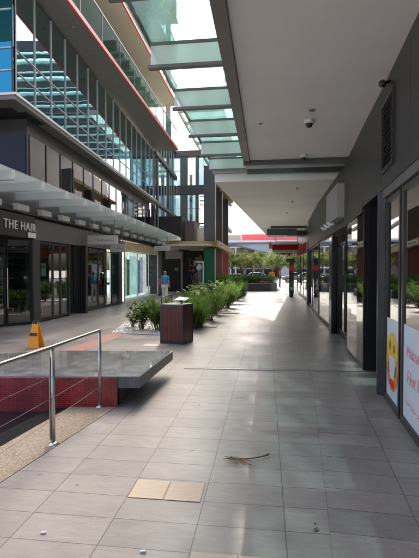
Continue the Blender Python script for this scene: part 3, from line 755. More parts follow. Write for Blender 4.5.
# soffit 2 as panels
def XS(y): return -1.40 + (y - 11.9) * .0776
ye = [11.9, 14.3, 16.7, 19.1, 21.5, 23.9, 26.3, 28.7, 32.4]
for a, b in zip(ye, ye[1:]):
    MB().prism([(XS(a), a + .02), (3.4, a + .02), (3.4, b - .01), (XS(b), b - .01)], 4.1, 4.32).build('soffit_panel', m_soffit, rb)
MB().prism([(XS(11.9) - .05, 11.85), (3.4, 11.85), (3.4, 32.45), (XS(32.45) - .05, 32.45)], 4.322, 4.5).build('canopy_roof', m_soffit2, rb)
MB().box(.25, 24.2, 3.98, 2.2, 24.35, 4.098).build('cross_beam', m_slate2, rb)
MB().box(1.3, 27.2, 3.8, 2.6, 27.3, 4.098).build('cross_beam', m_slate2, rb)
# cladding above shopfronts
for (a, b), z0 in zip(zip(W, W[1:]), (2.75, 2.75, 2.75, 2.68, 2.7, 2.7, 2.7)):
    MB().wall((a[0] - .045, a[1]), (b[0] - .045, b[1] - .006), z0 + .01, 4.1, -.35).build('wall_backing', m_black, rb)
    n_ = max(1, round((b[1] - a[1]) / 1.25))
    for k in range(n_):
        p0 = lerp(a, b, k / n_); p1 = lerp(a, b, (k + 1) / n_)
        MB().wall((p0[0] - .06, p0[1] + .004), (p1[0] - .06, p1[1] - .004), z0, 4.098, -.0145).build('wall_cladding', m_char, rb)
# louvre vent
vt = MB()
for k in range(15):
    z = 2.99 + .052 * k
    vt.hexa([(XW(5.35) - .085, 5.35, z), (XW(5.95) - .085, 5.95, z), (XW(5.95) - .062, 5.95, z + .035), (XW(5.35) - .062, 5.35, z + .035), (XW(5.35) - .085, 5.35, z + .008), (XW(5.95) - .085, 5.95, z + .008), (XW(5.95) - .062, 5.95, z + .043), (XW(5.35) - .062, 5.35, z + .043)])
v_ = vt.build('louvre_vent', m_black, rb)
f = MB(); f.wall((XW(5.3) - .09, 5.3), (XW(6.0) - .09, 6.0), 2.94, 2.98, -.03); f.wall((XW(5.3) - .09, 5.3), (XW(6.0) - .09, 6.0), 3.78, 3.82, -.03)
f.wall((XW(5.3) - .09, 5.3), (XW(5.34) - .09, 5.34), 2.98, 3.78, -.03); f.wall((XW(5.96) - .09, 5.96), (XW(6.0) - .09, 6.0), 2.98, 3.78, -.03)
f.build('vent_frame', m_frame, v_)
# near glazed shopfront with window film
def rpane(y0, y1, z0, z1, mat=m_shopR, name='shop_window', fw=.06, fr=m_frame, dx=0):
    return pane(XW(y1) + dx, y1, XW(y0) + dx, y0, z0, z1, mat, name, rb, fr, fw)
MB().wall((XW(-1.5) - .05, -1.5), (XW(6.04) - .05, 6.04), 2.64, 2.75, -.2).build('head_rail', m_gsteel, rb)
p1 = rpane(5.18, 6.03, .0, 2.62); p2 = rpane(3.4, 5.10, .0, 2.62); rpane(1.4, 3.33, .0, 2.62); rpane(-1.4, 1.33, 0, 2.62)
m_film = P('window_film', (.62, .74, .80), .4, var=.03)
m_rtext = P('red_film_print', (.78, .34, .38), .5, var=.1)
m_ylw = P('yellow_print', (.85, .55, .05), .5, var=.05)
m_org = P('orange_print', (.85, .25, .04), .5, var=.05)
m_redp = P('red_print', (.75, .03, .02), .5, var=.05)
fm1 = MB().wall((XW(5.94) - .004, 5.94), (XW(5.25) - .004, 5.25), .1, 1.09, .003).build('window_film', m_film, p1)
fm2 = MB().wall((XW(5.03) - .004, 5.03), (XW(3.47) - .004, 3.47), .1, 1.11, .003).build('window_film', m_film, p2)
def disc(yc, zc, ry, rz, off, mat, name, parent, a0=0, a1=360, inner=0.0, n=40):
    q = MB(); pts = []
    for i in range(n + 1):
        t = R(a0 + (a1 - a0) * i / n)
        y = yc + ry * math.cos(t); z = zc + rz * math.sin(t); pts.append((XW(y) - off, y, z))
    if inner:
        pi_ = []
        for i in range(n + 1):
            t = R(a0 + (a1 - a0) * i / n); y = yc + ry * inner * math.cos(t); z = zc + rz * inner * math.sin(t); pi_.append((XW(y) - off, y, z))
        for i in range(n): q.poly([pts[i], pts[i + 1], pi_[i + 1], pi_[i]])
    else: q.poly(pts[:-1] if abs(a1 - a0) == 360 else pts)
    return q.build(name, mat, parent)
disc(5.60, .57, .335, .36, .007, m_ylw, 'logo_ring', p1)
disc(5.60, .57, .335, .36, .0082, m_org, 'logo_ring_lower', p1, 200, 340, .84)  # orange print along the lower part of the ring
disc(5.60, .55, .27, .30, .0088, m_org, 'logo_inner_rim', p1, 165, 375, .80)
disc(5.60, .54, .215, .25, .0092, m_dark, 'logo_dark_rim', p1, 180, 215, .80)
disc(5.60, .54, .215, .25, .0094, m_dark, 'logo_dark_rim', p1, 325, 360, .80)
disc(5.60, .56, .17, .225, .0098, m_film, 'logo_bowl', p1, 160, 380)
disc(5.60, .30, .15, .055, .0104, m_redp, 'logo_red_base', p1)
for k_, yc in enumerate((5.49, 5.72)): disc(yc, .74 + .02 * k_, .03, .06, .009, m_dark, 'logo_mark', p1)
def scr(y0, y1, z, amp, seed, mat=m_rtext):
    random.seed(seed); pts = []
    n = 60
    for i in range(n + 1):
        t = i / n; y = y1 + (y0 - y1) * t
        zz = z + amp * math.sin(t * 34 + math.sin(t * 13) * 1.4) * (.6 + .4 * math.sin(t * 21 + seed)) - .03 * t
        pts.append((XW(y) - .012, y + .018 * math.cos(t * 34), zz))
    return MB().tube(pts, .004, 4).build('script_lettering', mat, p2)
scr(4.2, 4.88, .30, .022, 5)
d_ = Vector((XW(4.0) - XW(4.9), 4.0 - 4.9, 0)).normalized()
for body_, sz_, z_, y_ in (('Malatang', .17, .78, 4.9), ('Hot Pot', .21, .50, 4.88)):
    M_ = Matrix(((d_.x, d_.x * .25, d_.y, XW(y_) - .007), (d_.y, d_.y * .25, -d_.x, y_), (0, 1, 0, z_), (0, 0, 0, 1)))
    text_mesh('film_lettering', body_, sz_, m_rtext, p2, M_, .001, 1.0)
# pier and recessed entry
MB().prism([(1.505, 6.18), (1.60, 6.05), (1.78, 6.06), (1.78, 6.28), (1.52, 6.28)], 0, 2.75).build('corner_pier', m_frame, rb)
MB().box(1.60, 6.3, 0, 3.2, 6.36, 2.75).build('recess_side', m_black, rb)
MB().box(3.0, 6.36, 0, 3.06, 7.7, 2.75).build('recess_back', m_black, rb)
o = MB().box(2.2, 7.60, 0, 1.70, 7.68, 2.68).build('entry_door', m_black, rb)
MB().box(2.2, 7.60, 0, 3.05, 7.66, 2.75).build('recess_side', m_black, rb)
# curved glass shopfront
cv = [(1.655, 7.66), (1.655, 8.3), (1.672, 8.9), (1.70, 9.5), (1.76, 10.05), (1.86, 10.5)]
for i, (a, b) in enumerate(zip(cv, cv[1:])):
    MB().wall(b, a, .08, 2.66, .012).build('curved_glass', m_shopR, rb)
    MB().wall((b[0] - .012, b[1]), (a[0] - .012, a[1]), 0, .08, .05).build('threshold', m_frame, rb)
MB().box(1.63, 7.63, 0, 1.69, 7.68, 2.68).build('edge_mullion', m_black, rb)
MB().box(1.85, 10.5, 0, 1.92, 10.58, 2.68).build('edge_mullion', m_black, rb)
rpane(10.6, 12.3, 0, 2.4, m_shopR, 'glass_door', .1, m_black, .08)
MB().box(1.80, 12.32, 0, 1.94, 12.5, 2.62).build('edge_mullion', m_black, rb)
o = MB().box(1.72, 11.9, .02, 1.76, 12.35, 2.4).build('open_door', m_black, rb)
MB().tube([(1.70, 12.0, .9), (1.70, 12.0, 1.25)], .014, 8).build('door_handle', m_steel, o)
rpane(12.52, 16.15, .04, 2.7, m_shopR, 'shop_window', .05, m_black); rpane(16.2, 19.4, .04, 2.7, m_shopR, 'shop_window', .05, m_black); rpane(19.45, 21.9, .04, 2.7, m_shopR, 'shop_window', .05, m_black)
MB().box(2.0, 16.9, .0, 2.08, 17.2, 2.7).build('red_post', P('faded_red', (.33, .07, .08), .5), rb)
MB().box(2.02, 21.9, 0, 2.35, 22.4, 3.2).build('end_pier', m_black, rb)
MB().box(2.3, 22.4, 0, 2.5, 32.4, 4.1).build('side_wall', m_black, rb)
for k in range(4): pane(2.28, 22.6 + 2.4 * (k + 1), 2.28, 22.65 + 2.4 * k, .1, 2.7, m_shopR, 'shop_window', rb)
MB().box(2.27, 22.42, 2.75, 2.297, 32.38, 3.3).build('sign_panel', m_dred, rb)
# box sign on wall
bx_ = MB().box(1.60, 10.3, 2.9, 1.79, 12.1, 3.68).build('wall_box_housing', m_soffit2, rb, bevel=.01)
for y in (10.7, 11.3, 11.9): MB().tube([(1.60, y, 2.80), (1.52, y + .05, 2.78), (1.47, y + .12, 2.84)], .035, 8).build('spot_lamp', m_white, bx_, smooth=True)
# interior
MB().box(4.4, -2, 0, 4.5, 22, 4.05).build('shop_back_wall', m_slate2, rb)
MB().prism([(XW(-1.5) + .3, -1.5), (4.4, -1.5), (4.4, 6.3), (XW(6) + .25, 6.3)], 2.9, 3.0).build('shop_ceiling', m_slate2, rb)
MB().box(1.25, -2.1, 0, 4.4, -2.0, 4.1).build('party_wall', m_slate2, rb)
MB().box(2.2, 7.7, 2.9, 4.4, 22, 3.0).build('shop_ceiling', m_slate2, rb)
for (x, y) in ((2.4, 4.2), (2.8, 5.4), (3.0, 9), (2.8, 14.2), (3.2, 18)):
    MB().box(x, y, .02, x + .7, y + .7, .75).build('shop_table', m_brown, rb)
# tower mass above, set back from the canopy edge
MB().box(.6, -6, 5.0, 16, 34, 14.0).build('upper_storeys', m_pinkr, rb)
MB().box(2.0, 34.01, 6.3, 16, 62, 14.0).build('upper_storeys', m_slate2, rb)
for k in range(11):
    y0 = -4.5 + 3.5 * k
    o = MB().box(.56, y0, 8.6, .598, y0 + 2.2, 10.5).build('upper_window', m_bronze, rb)
    MB().box(.52, y0 + 1.07, 8.6, .559, y0 + 1.13, 10.5).build('window_bar', m_frame, o)
    MB().box(.45, y0 - .1, 8.45, .597, y0 + 2.3, 8.59).build('window_sill', m_conc, o)
for z in (6.2, 11.6): MB().box(.56, -5.5, z, .598, 33.5, z + 1.8).build('strip_window', m_bronze, rb)
MB().box(2.5, -6, 0, 16, 34, 5.0).build('lower_mass', m_char, rb) if False else None
MB().box(4.6, -6, 0, 16, 34, 4.99).build('lower_mass', m_char, rb)
# rooftop pergola that the curtain wall mirrors
for k in range(21): MB().box(-3.4, 30 + 1.5 * k, 17.2 if k % 2 == 0 else 17.45, 9, 30.2 + 1.5 * k, 17.9 if k % 2 == 0 else 17.75).build('pergola_beam', m_slate, rb)
for k in range(20): MB().box(-3.4, 30.21 + 1.5 * k, 17.6, 9, 31.49 + 1.5 * k, 17.62).build('pergola_glass', m_pteal, rb)
for k in range(4): MB().box(8, 30 + 10 * k, 0 if k else 14.0, 8.5, 30.35 + 10 * k, 17.2).build('pergola_post', m_slate, rb)

# hanging signs under right canopy
hs = thing('hanging_panel_sign', (1.0, 25.2, 3.6), 'dark translucent sign panel hanging under the pale canopy', 'sign')
MB().box(.05, 25.2, 3.68, 1.72, 25.26, 4.05).build('panel', m_slate, hs)
for x in (.3, 1.4): MB().box(x, 25.21, 4.051, x + .03, 25.24, 4.098).build('hanger', m_black, hs)
rs = thing('red_fascia_sign', (1.5, 33, 3.2), 'deep red fascia box hanging across the end of the walkway canopy', 'sign')
MB().box(.45, 33, 3.22, 2.6, 33.5, 3.58).build('red_box', m_dred, rs)
MB().box(.4, 32.9, 3.60, 2.7, 33.6, 3.78).build('grey_top', m_offw, rs)
MB().box(.5, 33.1, 3.0, 2.7, 33.4, 3.2).build('grey_base', m_soffit2, rs)
for x in (.7, 2.3): MB().box(x, 33.2, 3.78, x + .06, 33.26, 4.3).build('hanger', m_black, rs)
MB().box(.22, 32.95, 3.3, .43, 33.2, 3.8).build('yellow_marker', m_gold, rs)

# ceiling fixtures --------------------------------------------------------
def dome(x, y, label):
    c = thing('security_camera', (x, y, 4.1), label, 'security camera', 'dome cameras under the canopy')
    MB().lathe((x, y, 4.1), [(.085, -.002), (.085, -.03), (.075, -.06), (.06, -.062)], 20).build('housing', m_offw, c, smooth=False)
    MB().lathe((x, y, 4.1), [(.055, -.062), (.053, -.085), (.04, -.11), (.02, -.122), (.002, -.125)], 20).build('dome_lens', m_black, c, smooth=True)
dome(.68, 7.19, 'nearer of the two dome cameras on the pale canopy ceiling')
dome(.77, 9.35, 'farther dome camera beside the end edge of the canopy ceiling')
c = thing('ceiling_spot', (-.1, 7.23, 4.1), 'small round recessed downlight in the ceiling near the canopy edge beam', 'downlight', 'recessed ceiling lights')
MB().lathe((-.1, 7.23, 4.1), [(.06, -.002), (.06, -.008), (.04, -.01)], 18).build('ring', m_white, c); MB().lathe((-.1, 7.23, 4.088), [(.034, -.001), (.034, -.006)], 14).build('lamp', m_gsteel, c)
c = thing('ceiling_spot', (.68, 6.75, 4.1), 'small round ceiling plate just above the nearer dome camera', 'ceiling plate', 'recessed ceiling lights')
MB().lathe((.68, 6.75, 4.1), [(.05, -.002), (.05, -.01), (.03, -.014)], 18).build('ring', m_gsteel, c)
c = thing('wall_spotlight', (1.47, 5.6, 3.95), 'small black spotlight at the top of the charcoal wall above the vent', 'spotlight')
MB().tube([(1.50, 5.6, 4.0), (1.42, 5.58, 3.97)], .018, 8).build('bracket', m_black, c)
MB().tube([(1.43, 5.66, 3.98), (1.38, 5.52, 3.94), (1.37, 5.49, 3.935)], [.03, .045, .03], 14).build('lamp_head', m_black, c, smooth=True)
for i, (x, y) in enumerate(((.9, 13.0), (.9, 15.5), (.85, 18.5))):
    c = thing('sprinkler_head', (x, y, 4.1), ['nearest', 'middle', 'farthest'][i] + ' of three small sprinkler heads in the second canopy ceiling', 'sprinkler', 'sprinkler heads')
    MB().lathe((x, y, 4.1), [(.035, -.001), (.035, -.01), (.012, -.012), (.012, -.05), (.03, -.052), (.03, -.056)], 12).build('head', m_gsteel, c)

# blade signs left
def blade(x0, x1, y, z0, z1, label, seed):
    c = thing('blade_sign', ((x0 + x1) / 2, y, z1), label, 'sign', 'signs hanging under the left awning')
    MB().box(x0, y, z0, x1, y + .12, z1).build('sign_box', m_offw, c, bevel=.01)
    random.seed(seed); q = MB(); x = x0 + .35 * (x1 - x0)
    while x < x1 - .15:
        wd = random.uniform(.03, .07); hh = random.uniform(.06, .11)
        q.box(x, y - .006, (z0 + z1) / 2 - .05, x + wd * .35, y - .001, (z0 + z1) / 2 - .05 + hh); q.box(x + wd * .45, y - .006, (z0 + z1) / 2 - .05, x + wd, y - .001, (z0 + z1) / 2 - .03)
        x += wd + .03
    q.build('worn_lettering', m_band, c)
    for x in (x0 + .15, x1 - .15): MB().box(x, y + .04, z1 + .001, x + .03, y + .07, 3.74).build('hanger', m_gsteel, c)
blade(-7.2, -5.95, 17.0, 2.74, 3.10, 'long grey sign box hanging over the shop windows under the left awning', 2)
blade(-7.1, -6.38, 19.3, 2.52, 2.90, 'short pale sign box hanging behind the longer one under the left awning', 4)
blade(-6.9, -5.9, 26.5, 2.9, 3.2, 'farthest thin sign box under the left awning, past the display window', 6)

# easel sign in salon window
es = thing('easel_frame', (-7.6, 14.0, .08), 'small pale wooden easel frame standing inside the salon window', 'easel')
ef = MB(); ef.tube([(-7.6, 13.82, .08), (-7.68, 13.9, .66)], .016, 6); ef.tube([(-7.6, 14.2, .08), (-7.68, 14.1, .66)], .016, 6); ef.tube([(-7.62, 13.85, .2), (-7.62, 14.16, .2)], .016, 6); ef.tube([(-7.68, 13.9, .66), (-7.68, 14.1, .66)], .016, 6)
ef.build('frame', m_lgold, es)
MB().hexa([(-7.63, 13.87, .22), (-7.63, 14.15, .22), (-7.65, 14.15, .22), (-7.65, 13.87, .22), (-7.68, 13.9, .64), (-7.68, 14.1, .64), (-7.70, 14.1, .64), (-7.70, 13.9, .64)]).build('board', m_slate2, es)

# ================================================================== PLANT BED
bed = [(-4.15, 11.3), (-2.8, 11.15), (-2.45, 11.2), (-2.35, 12.8), (-1.75, 13.2), (-1.75, 16.9), (-1.35, 17.1), (-1.25, 21.2), (-1.3, 27.2), (-3.4, 27.2), (-4.3, 20), (-4.6, 14)]
setting(MB().poly([(x, y, .009) for x, y in bed]), 'gravel_bed', m_gravel)
for a in [(-2.35, 12.75, -1.45, 12.95), (-1.75, 16.85, -1.1, 17.15), (-1.25, 21.1, -.75, 21.4)]: pass
g = MB()
for a in [(-2.5, 12.8, -1.45, 13.25), (-1.9, 16.9, -1.05, 17.4), (-1.4, 21.2, -.7, 22.0)]: g.box(a[0], a[1], 0, a[2], a[3], .02)
setting(g, 'bed_edging', m_gsteel)
def inpoly(x, y, P_):
    c = False
    for i in range(len(P_)):
        a, b = P_[i], P_[i - 1]
        if (a[1] > y) != (b[1] > y) and x < (b[0] - a[0]) * (y - a[1]) / (b[1] - a[1]) + a[0]: c = not c
    return c
random.seed(5)
g = MB()
cnt = 0
while cnt < 1800:
    y = 11.2 + 12 * random.random() ** 2; x = random.uniform(-4.6, -1.3)
    if not inpoly(x, y, bed): continue
    r = random.uniform(.012, .035); h = r * .7; a = random.random() * 3
    n = len(g.v)
    for k in range(5): t = a + k * 2 * math.pi / 5; g.v.append((x + r * math.cos(t), y + r * math.sin(t), .008))
    for k in range(5): t = a + .3 + k * 2 * math.pi / 5; g.v.append((x + r * .6 * math.cos(t), y + r * .6 * math.sin(t), .008 + h))
    for k in range(5): g.f.append((n + k, n + (k + 1) % 5, n + 5 + (k + 1) % 5, n + 5 + k))
    g.f.append(tuple(n + 5 + k for k in range(5))); cnt += 1
o = g.build('loose_pebbles', m_pebble); tag(o, 'loose white pebbles scattered over the planting bed', 'gravel', kind='stuff')

def blade_strip(mb, base, az, length, lean, width, droop, seg=4):
    dx, dy = math.cos(az), math.sin(az); px, py = -dy * width / 2, dx * width / 2
    n = len(mb.v); tw_ = random.uniform(-.6, .6)
    ex, ey = px * math.cos(tw_) + dx * width / 2 * math.sin(tw_), py * math.cos(tw_) + dy * width / 2 * math.sin(tw_)
    for i in range(seg + 1):
        t = i / seg
        r = length * (lean * t + droop * t * t); z = length * (t * math.sqrt(max(.05, 1 - lean * lean)) - droop * .55 * t * t * t)
        w_ = (1 - t) ** .6 if t < 1 else 0
        x = base[0] + dx * r; y = base[1] + dy * r
        mb.v.append((x - ex * w_, y - ey * w_, base[2] + z)); mb.v.append((x + ex * w_, y + ey * w_, base[2] + z))
    for i in range(seg): mb.f.append((n + 2 * i, n + 2 * i + 1, n + 2 * i + 3, n + 2 * i + 2))
def make_tuft(seed, n, h, spread, width, mat, name, loc, label, group, feathery=False, stems=False):
    random.seed(seed); c = thing(name, loc, label, 'plant', group)
    L_ = MB(); bx0, by0, bz0 = loc
    if feathery:
        S = MB()
        for k in range(46):
            az = random.random() * 6.283; rr = random.random() ** .6 * spread * .35
            b0 = Vector((bx0 + rr * math.cos(az), by0 + rr * math.sin(az), bz0))
            ht = h * random.uniform(.45, .85); lean = random.uniform(.05, .75)
            tip = b0 + Vector((math.cos(az) * ht * lean, math.sin(az) * ht * lean, ht))
            S.tube([b0, b0.lerp(tip, .5) + Vector((0, 0, .08)), tip], [.008, .006, .004], 4)
            for q in range(int(n / 46)):
                t = random.uniform(.35, 1.0); p = b0.lerp(tip, t)
                blade_strip(L_, p, random.random() * 6.283, h * random.uniform(.16, .32), random.uniform(.15, .85), width, random.uniform(.05, .5), 2)
        S.build('stems', P('stem_brown', (.16, .11, .05), .8, var=.3), c)
    else:
        for k in range(n):
            az = random.random() * 6.283; rr = random.random() ** .6 * spread * .3
            b0 = (bx0 + rr * math.cos(az), by0 + rr * math.sin(az), bz0)
            blade_strip(L_, b0, az + random.uniform(-.5, .5), h * random.uniform(.6, 1.12), random.uniform(.03, .6), width * random.uniform(.7, 1.3), random.uniform(.05, .5))
    L_.build('foliage', mat, c)
    return c
def make_shrub(seed, h, name, loc, label, group):
    random.seed(seed); c = thing(name, loc, label, 'plant', group); L_ = MB(); S = MB(); b_ = Vector(loc)
    for k in range(15):
        az = random.random() * 6.283; lean = random.uniform(.1, .75); ht = h * random.uniform(.5, 1.0)
        tip = b_ + Vector((math.cos(az) * ht * lean, math.sin(az) * ht * lean, ht)); mid = b_.lerp(tip, .55) + Vector((0, 0, .06))
        S.tube([b_ + Vector((math.cos(az) * .05, math.sin(az) * .05, 0)), mid, tip], [.010, .007, .003], 5)
        for q in range(13):
            t = .28 + .72 * q / 12; p = mid.lerp(tip, (t - .5) / .5) if t > .5 else b_.lerp(mid, t / .5)
            a = az + random.uniform(-2.2, 2.2); el = random.uniform(-.3, .7); l = h * random.uniform(.13, .25); w_ = l * random.uniform(.26, .38)
            d = Vector((math.cos(a) * math.cos(el), math.sin(a) * math.cos(el), math.sin(el))); sd_ = Vector((-math.sin(a), math.cos(a), random.uniform(-.4, .4))).normalized()
            n = len(L_.v); dn = Vector((0, 0, -.18 * l))
            for tt, ww in ((0, .1), (.3, .9), (.62, .85), (1, .0)):
                cpt = p + d * l * tt + dn * tt * tt
                L_.v.append(tuple(cpt - sd_ * w_ * ww + Vector((0, 0, .12 * w_ * ww)))); L_.v.append(tuple(cpt)); L_.v.append(tuple(cpt + sd_ * w_ * ww + Vector((0, 0, .12 * w_ * ww))))
            for i in range(3):
                m = n + 3 * i; L_.f.append((m, m + 1, m + 4, m + 3)); L_.f.append((m + 1, m + 2, m + 5, m + 4))
    S.build('stems', P('stem_brown', (.16, .11, .05), .8, var=.3), c)
    L_.build('foliage', m_leafB, c)
    return c
tA = make_tuft(11, 2300, 1.0, .55, .016, m_leafA, 'feathery_bush', (-2.95, 12.0, 0), 'bushy dark green feathery plant just behind the litter bin', 'feathery bushes in the gravel bed', True)
tB = make_shrub(12, .8, 'broad_leaf_plant', (-3.5, 12.05, 0), 'yellow-green broad leaved plant at the front left of the gravel bed', 'broad leaved plants in the bed')
tC = make_tuft(13, 420, .95, .8, .018, m_leafA, 'grass_clump', (-2.1, 12.9, 0), 'upright grassy clump to the right of the litter bin', 'grassy clumps in the bed')
spots = [
 (tA, -2.12, 12.5, .95, 'feathery bush right beside the bin on the walkway side'),
 (tA, -1.95, 14.5, 1.0, 'second feathery bush along the walkway edge of the bed'),
 (tC, -2.9, 13.9, .85, 'grassy clump in the middle of the bed behind the bin'),
 (tB, -2.7, 15.2, 1.2, 'tall broad leaved plant showing above the bin top'),
 (tA, -1.95, 16.4, 1.0, 'third feathery bush along the walkway edge of the bed'),
 (tB, -2.6, 17.6, 1.25, 'broad leaved plant left of the third walkway bush'),
 (tB, -1.9, 18.1, 1.0, 'broad leaved plant on the walkway edge just past the third feathery bush'),
 (tA, -1.75, 19.4, 1.05, 'fourth feathery bush along the walkway edge of the bed'),
 (tB, -3.1, 19.6, 1.2, 'broad leaved plant on the shop side left of the fourth feathery bush'),
 (tA, -1.8, 21.6, 1.1, 'fifth feathery bush along the walkway edge of the bed'),
 (tB, -2.6, 22.4, 1.4, 'broad leaved plant in front of the green kiosk panel'),
 (tB, -3.5, 22.5, 1.3, 'broad leaved plant in front of the framed poster'),
 (tA, -1.7, 24.2, 1.15, 'sixth feathery bush along the walkway edge of the bed'),
 (tB, -2.3, 25.5, 1.4, 'broad leaved plant in front of the red kiosk panel'),
 (tA, -1.65, 26.6, 1.1, 'farthest feathery bush before the dark planter'),
 (tB, -3.9, 12.5, .6, 'low yellow-green plant at the outer left corner of the bed'),
 (tB, -2.62, 11.6, .42, 'very small plant poking out left of the bin base'),
]
for i, (t_, x, y, s_, lab) in enumerate(spots): copy_tree(t_, (x, y, 0), i * 1.3, s_, lab)

# planters
pl = thing('curved_planter', (-1, 37, 0), 'low curved dark stone planter with a clipped hedge at the end of the walk', 'planter')
arc = [(-2.9, 37.2), (-2.75, 36.2), (-2.2, 35.6), (-1.2, 35.3), (-.2, 35.3), (.45, 35.7), (.85, 36.5), (.95, 37.5), (.95, 41), (-2.9, 41)]
MB().prism(arc, 0, .62).build('planter_wall', m_slate, pl)
MB().prism([(x * .93 - .07, (y - 38) * .93 + 38) for x, y in arc], .621, .64).build('soil', m_soil, pl)
MB().prism([(x * 1.02 + .02, (y - 38) * 1.02 + 38) for x, y in arc], .56, .618).build('coping', m_gsteel, pl)
p2_ = thing('low_planter', (-2.3, 29, 0), 'low dark stone planter edge in front of the curved planter', 'planter')
MB().prism([(-3.3, 27.7), (-1.75, 27.6), (-1.35, 28.1), (-1.35, 31), (-3.3, 31)], 0, .42).build('planter_wall', m_slate, p2_)
MB().prism([(-3.2, 27.8), (-1.8, 27.7), (-1.45, 28.15), (-1.45, 30.9), (-3.2, 30.9)], .421, .43).build('soil', m_soil, p2_)
for i, (x, y, s_) in enumerate(((-2.6, 28.6, 1.0), (-2.0, 29.8, 1.0), (-2.9, 30.3, 1.1))):
    copy_tree(tA, (x, y, .43), i * 2.1, s_, ['feathery bush at the front left of the low planter', 'feathery bush at the right of the low planter', 'feathery bush at the rear of the low planter'][i])

def leaf_cloud(mb, c, rad, n, size, seed, shell=.5):
    random.seed(seed)
    for k in range(n):
        d = Vector((random.gauss(0, 1), random.gauss(0, 1), random.gauss(0, 1))).normalized()
        r = (shell + (1 - shell) * random.random()) if random.random() < .75 else random.random()
        p = Vector((c[0] + d.x * rad[0] * r, c[1] + d.y * rad[1] * r, c[2] + d.z * rad[2] * r))
        a = Vector((random.gauss(0, 1), random.gauss(0, 1), random.gauss(0, .6))).normalized(); b = a.orthogonal().normalized()
        s_ = size * random.uniform(.6, 1.3)
        mb.poly([p - a * s_, p + b * s_ * .45, p + a * s_, p - b * s_ * .45])
hd = thing('hedge', (-1, 38, .63), 'dark green clipped hedge growing in the curved stone planter', 'hedge')
q = MB(); random.seed(2)
for k in range(18): leaf_cloud(q, (-2.5 + .18 * k, 37.0 + .4 * math.sin(k), .95 + .05 * math.sin(k * 2.1)), (.5, .8, .42), 420, .06, k)
q.build('foliage', m_leafH, hd)
MB().box(-2.5, 36.7, .641, .4, 37.4, .95).build('woody_core', m_bark, hd)
rc = thing('red_flower_bowl', (-.2, 35.9, .64), 'small patch of red flowers on the curved planter edge', 'flowers')
q = MB(); leaf_cloud(q, (-.2, 35.8, .74), (.45, .2, .1), 260, .04, 9); q.build('flowers', P('red_petals', (.5, .05, .04), .6), rc)

# trees
def tree(x, y, h, cw, seed, label):
    random.seed(seed)
    t = thing('small_tree', (x, y, 0), label, 'tree', 'pale young trees beyond the planter')
    tr = MB(); top = Vector((x + random.uniform(-.2, .2), y, h * .62))
    tr.tube([(x, y, 0), (x + .03, y, h * .3), top], [.09, .07, .045], 8)
    tips = []
    for k in range(7):
        az = k * .9 + random.random(); b0 = Vector((x, y, h * random.uniform(.32, .55)))
        e = b0 + Vector((math.cos(az) * cw * .36, math.sin(az) * cw * .36, h * random.uniform(.18, .36)))
        tr.tube([b0, b0.lerp(e, .5) + Vector((0, 0, .08)), e], [.035, .025, .01], 5); tips.append(e)
    tr.build('trunk', m_bark, t)
    lf = MB()
    for k, e in enumerate(tips + [top + Vector((0, 0, h * .2))]):
        leaf_cloud(lf, e, (cw * .2, cw * .2, h * .11), 230, .07, seed * 20 + k, .1)
        e2 = e + Vector((random.uniform(-.6, .6), random.uniform(-.5, .5), random.uniform(-.3, .4)))
        leaf_cloud(lf, e2, (cw * .15, cw * .15, h * .08), 150, .07, seed * 40 + k, .1)
        random.seed(seed * 60 + k)
        e3 = e + Vector((random.uniform(-.9, .9), random.uniform(-.9, .9), random.uniform(-.5, .55)))
        leaf_cloud(lf, e3, (cw * .12, cw * .12, h * .05), 90, .06, seed * 80 + k, .1)
    lf.build('crown', m_leafT, t)
tree(-.5, 46, 4.1, 3.3, 31, 'tallest pale green tree standing behind the hedge in the centre')
tree(-2.5, 45.5, 3.4, 2.6, 32, 'smaller pale tree behind the left end of the hedge')
tree(1.4, 45.5, 3.4, 2.8, 33, 'pale tree directly behind the orange road sign')
tree(3.3, 47, 3.7, 3.0, 34, 'pale tree showing beside the black totem sign')
tree(-1.6, 52, 4.0, 3.2, 35, 'pale tree farther back, between the two behind the hedge')
tree(-3.8, 49, 3.9, 3.2, 37, 'leftmost pale tree, beside the kiosk corner, behind the hedge')
tree(.6, 50, 4.4, 3.2, 38, 'pale tree farther back, between the central tree and the orange sign')
tree(5.6, 46, 3.8, 3.2, 36, 'rightmost pale tree beyond the end of the shopfront')

# ================================================================== TOTEM, ROAD SIGN, CARS
tt = thing('totem_sign', (1.58, 27.9, 0), 'tall black information totem with a red notice near its top', 'sign')
MB().box(1.44, 27.8, .22, 1.73, 28.0, 2.2).build('body', m_slate2, tt, bevel=.01)
MB().box(1.26, 27.78, 2.2, 1.80, 28.02, 2.42).build('head', m_black, tt, bevel=.02)
MB().lathe((1.58, 27.9, 0), [(.13, 0), (.14, .12), (.10, .22)], 16).build('foot', m_black, tt)
MB().box(1.42, 27.76, 1.62, 1.73, 27.79, 2.02).build('red_notice', m_redp, tt)
MB().box(1.47, 27.785, .35, 1.70, 27.799, 1.0).build('lower_poster', m_band, tt)
MB().box(1.49, 27.78, .45, 1.68, 27.784, .62).build('pale_print', m_offw, tt)
rg = thing('road_sign', (.56, 42, 0), 'small orange sign board on a post behind the planter', 'sign')
MB().box(.28, 41.97, .85, .84, 42.0, 1.5).build('board', m_orange, rg, bevel=.008)
MB().box(.53, 42.01, 0, .59, 42.05, 1.45).build('post', m_gsteel, rg)

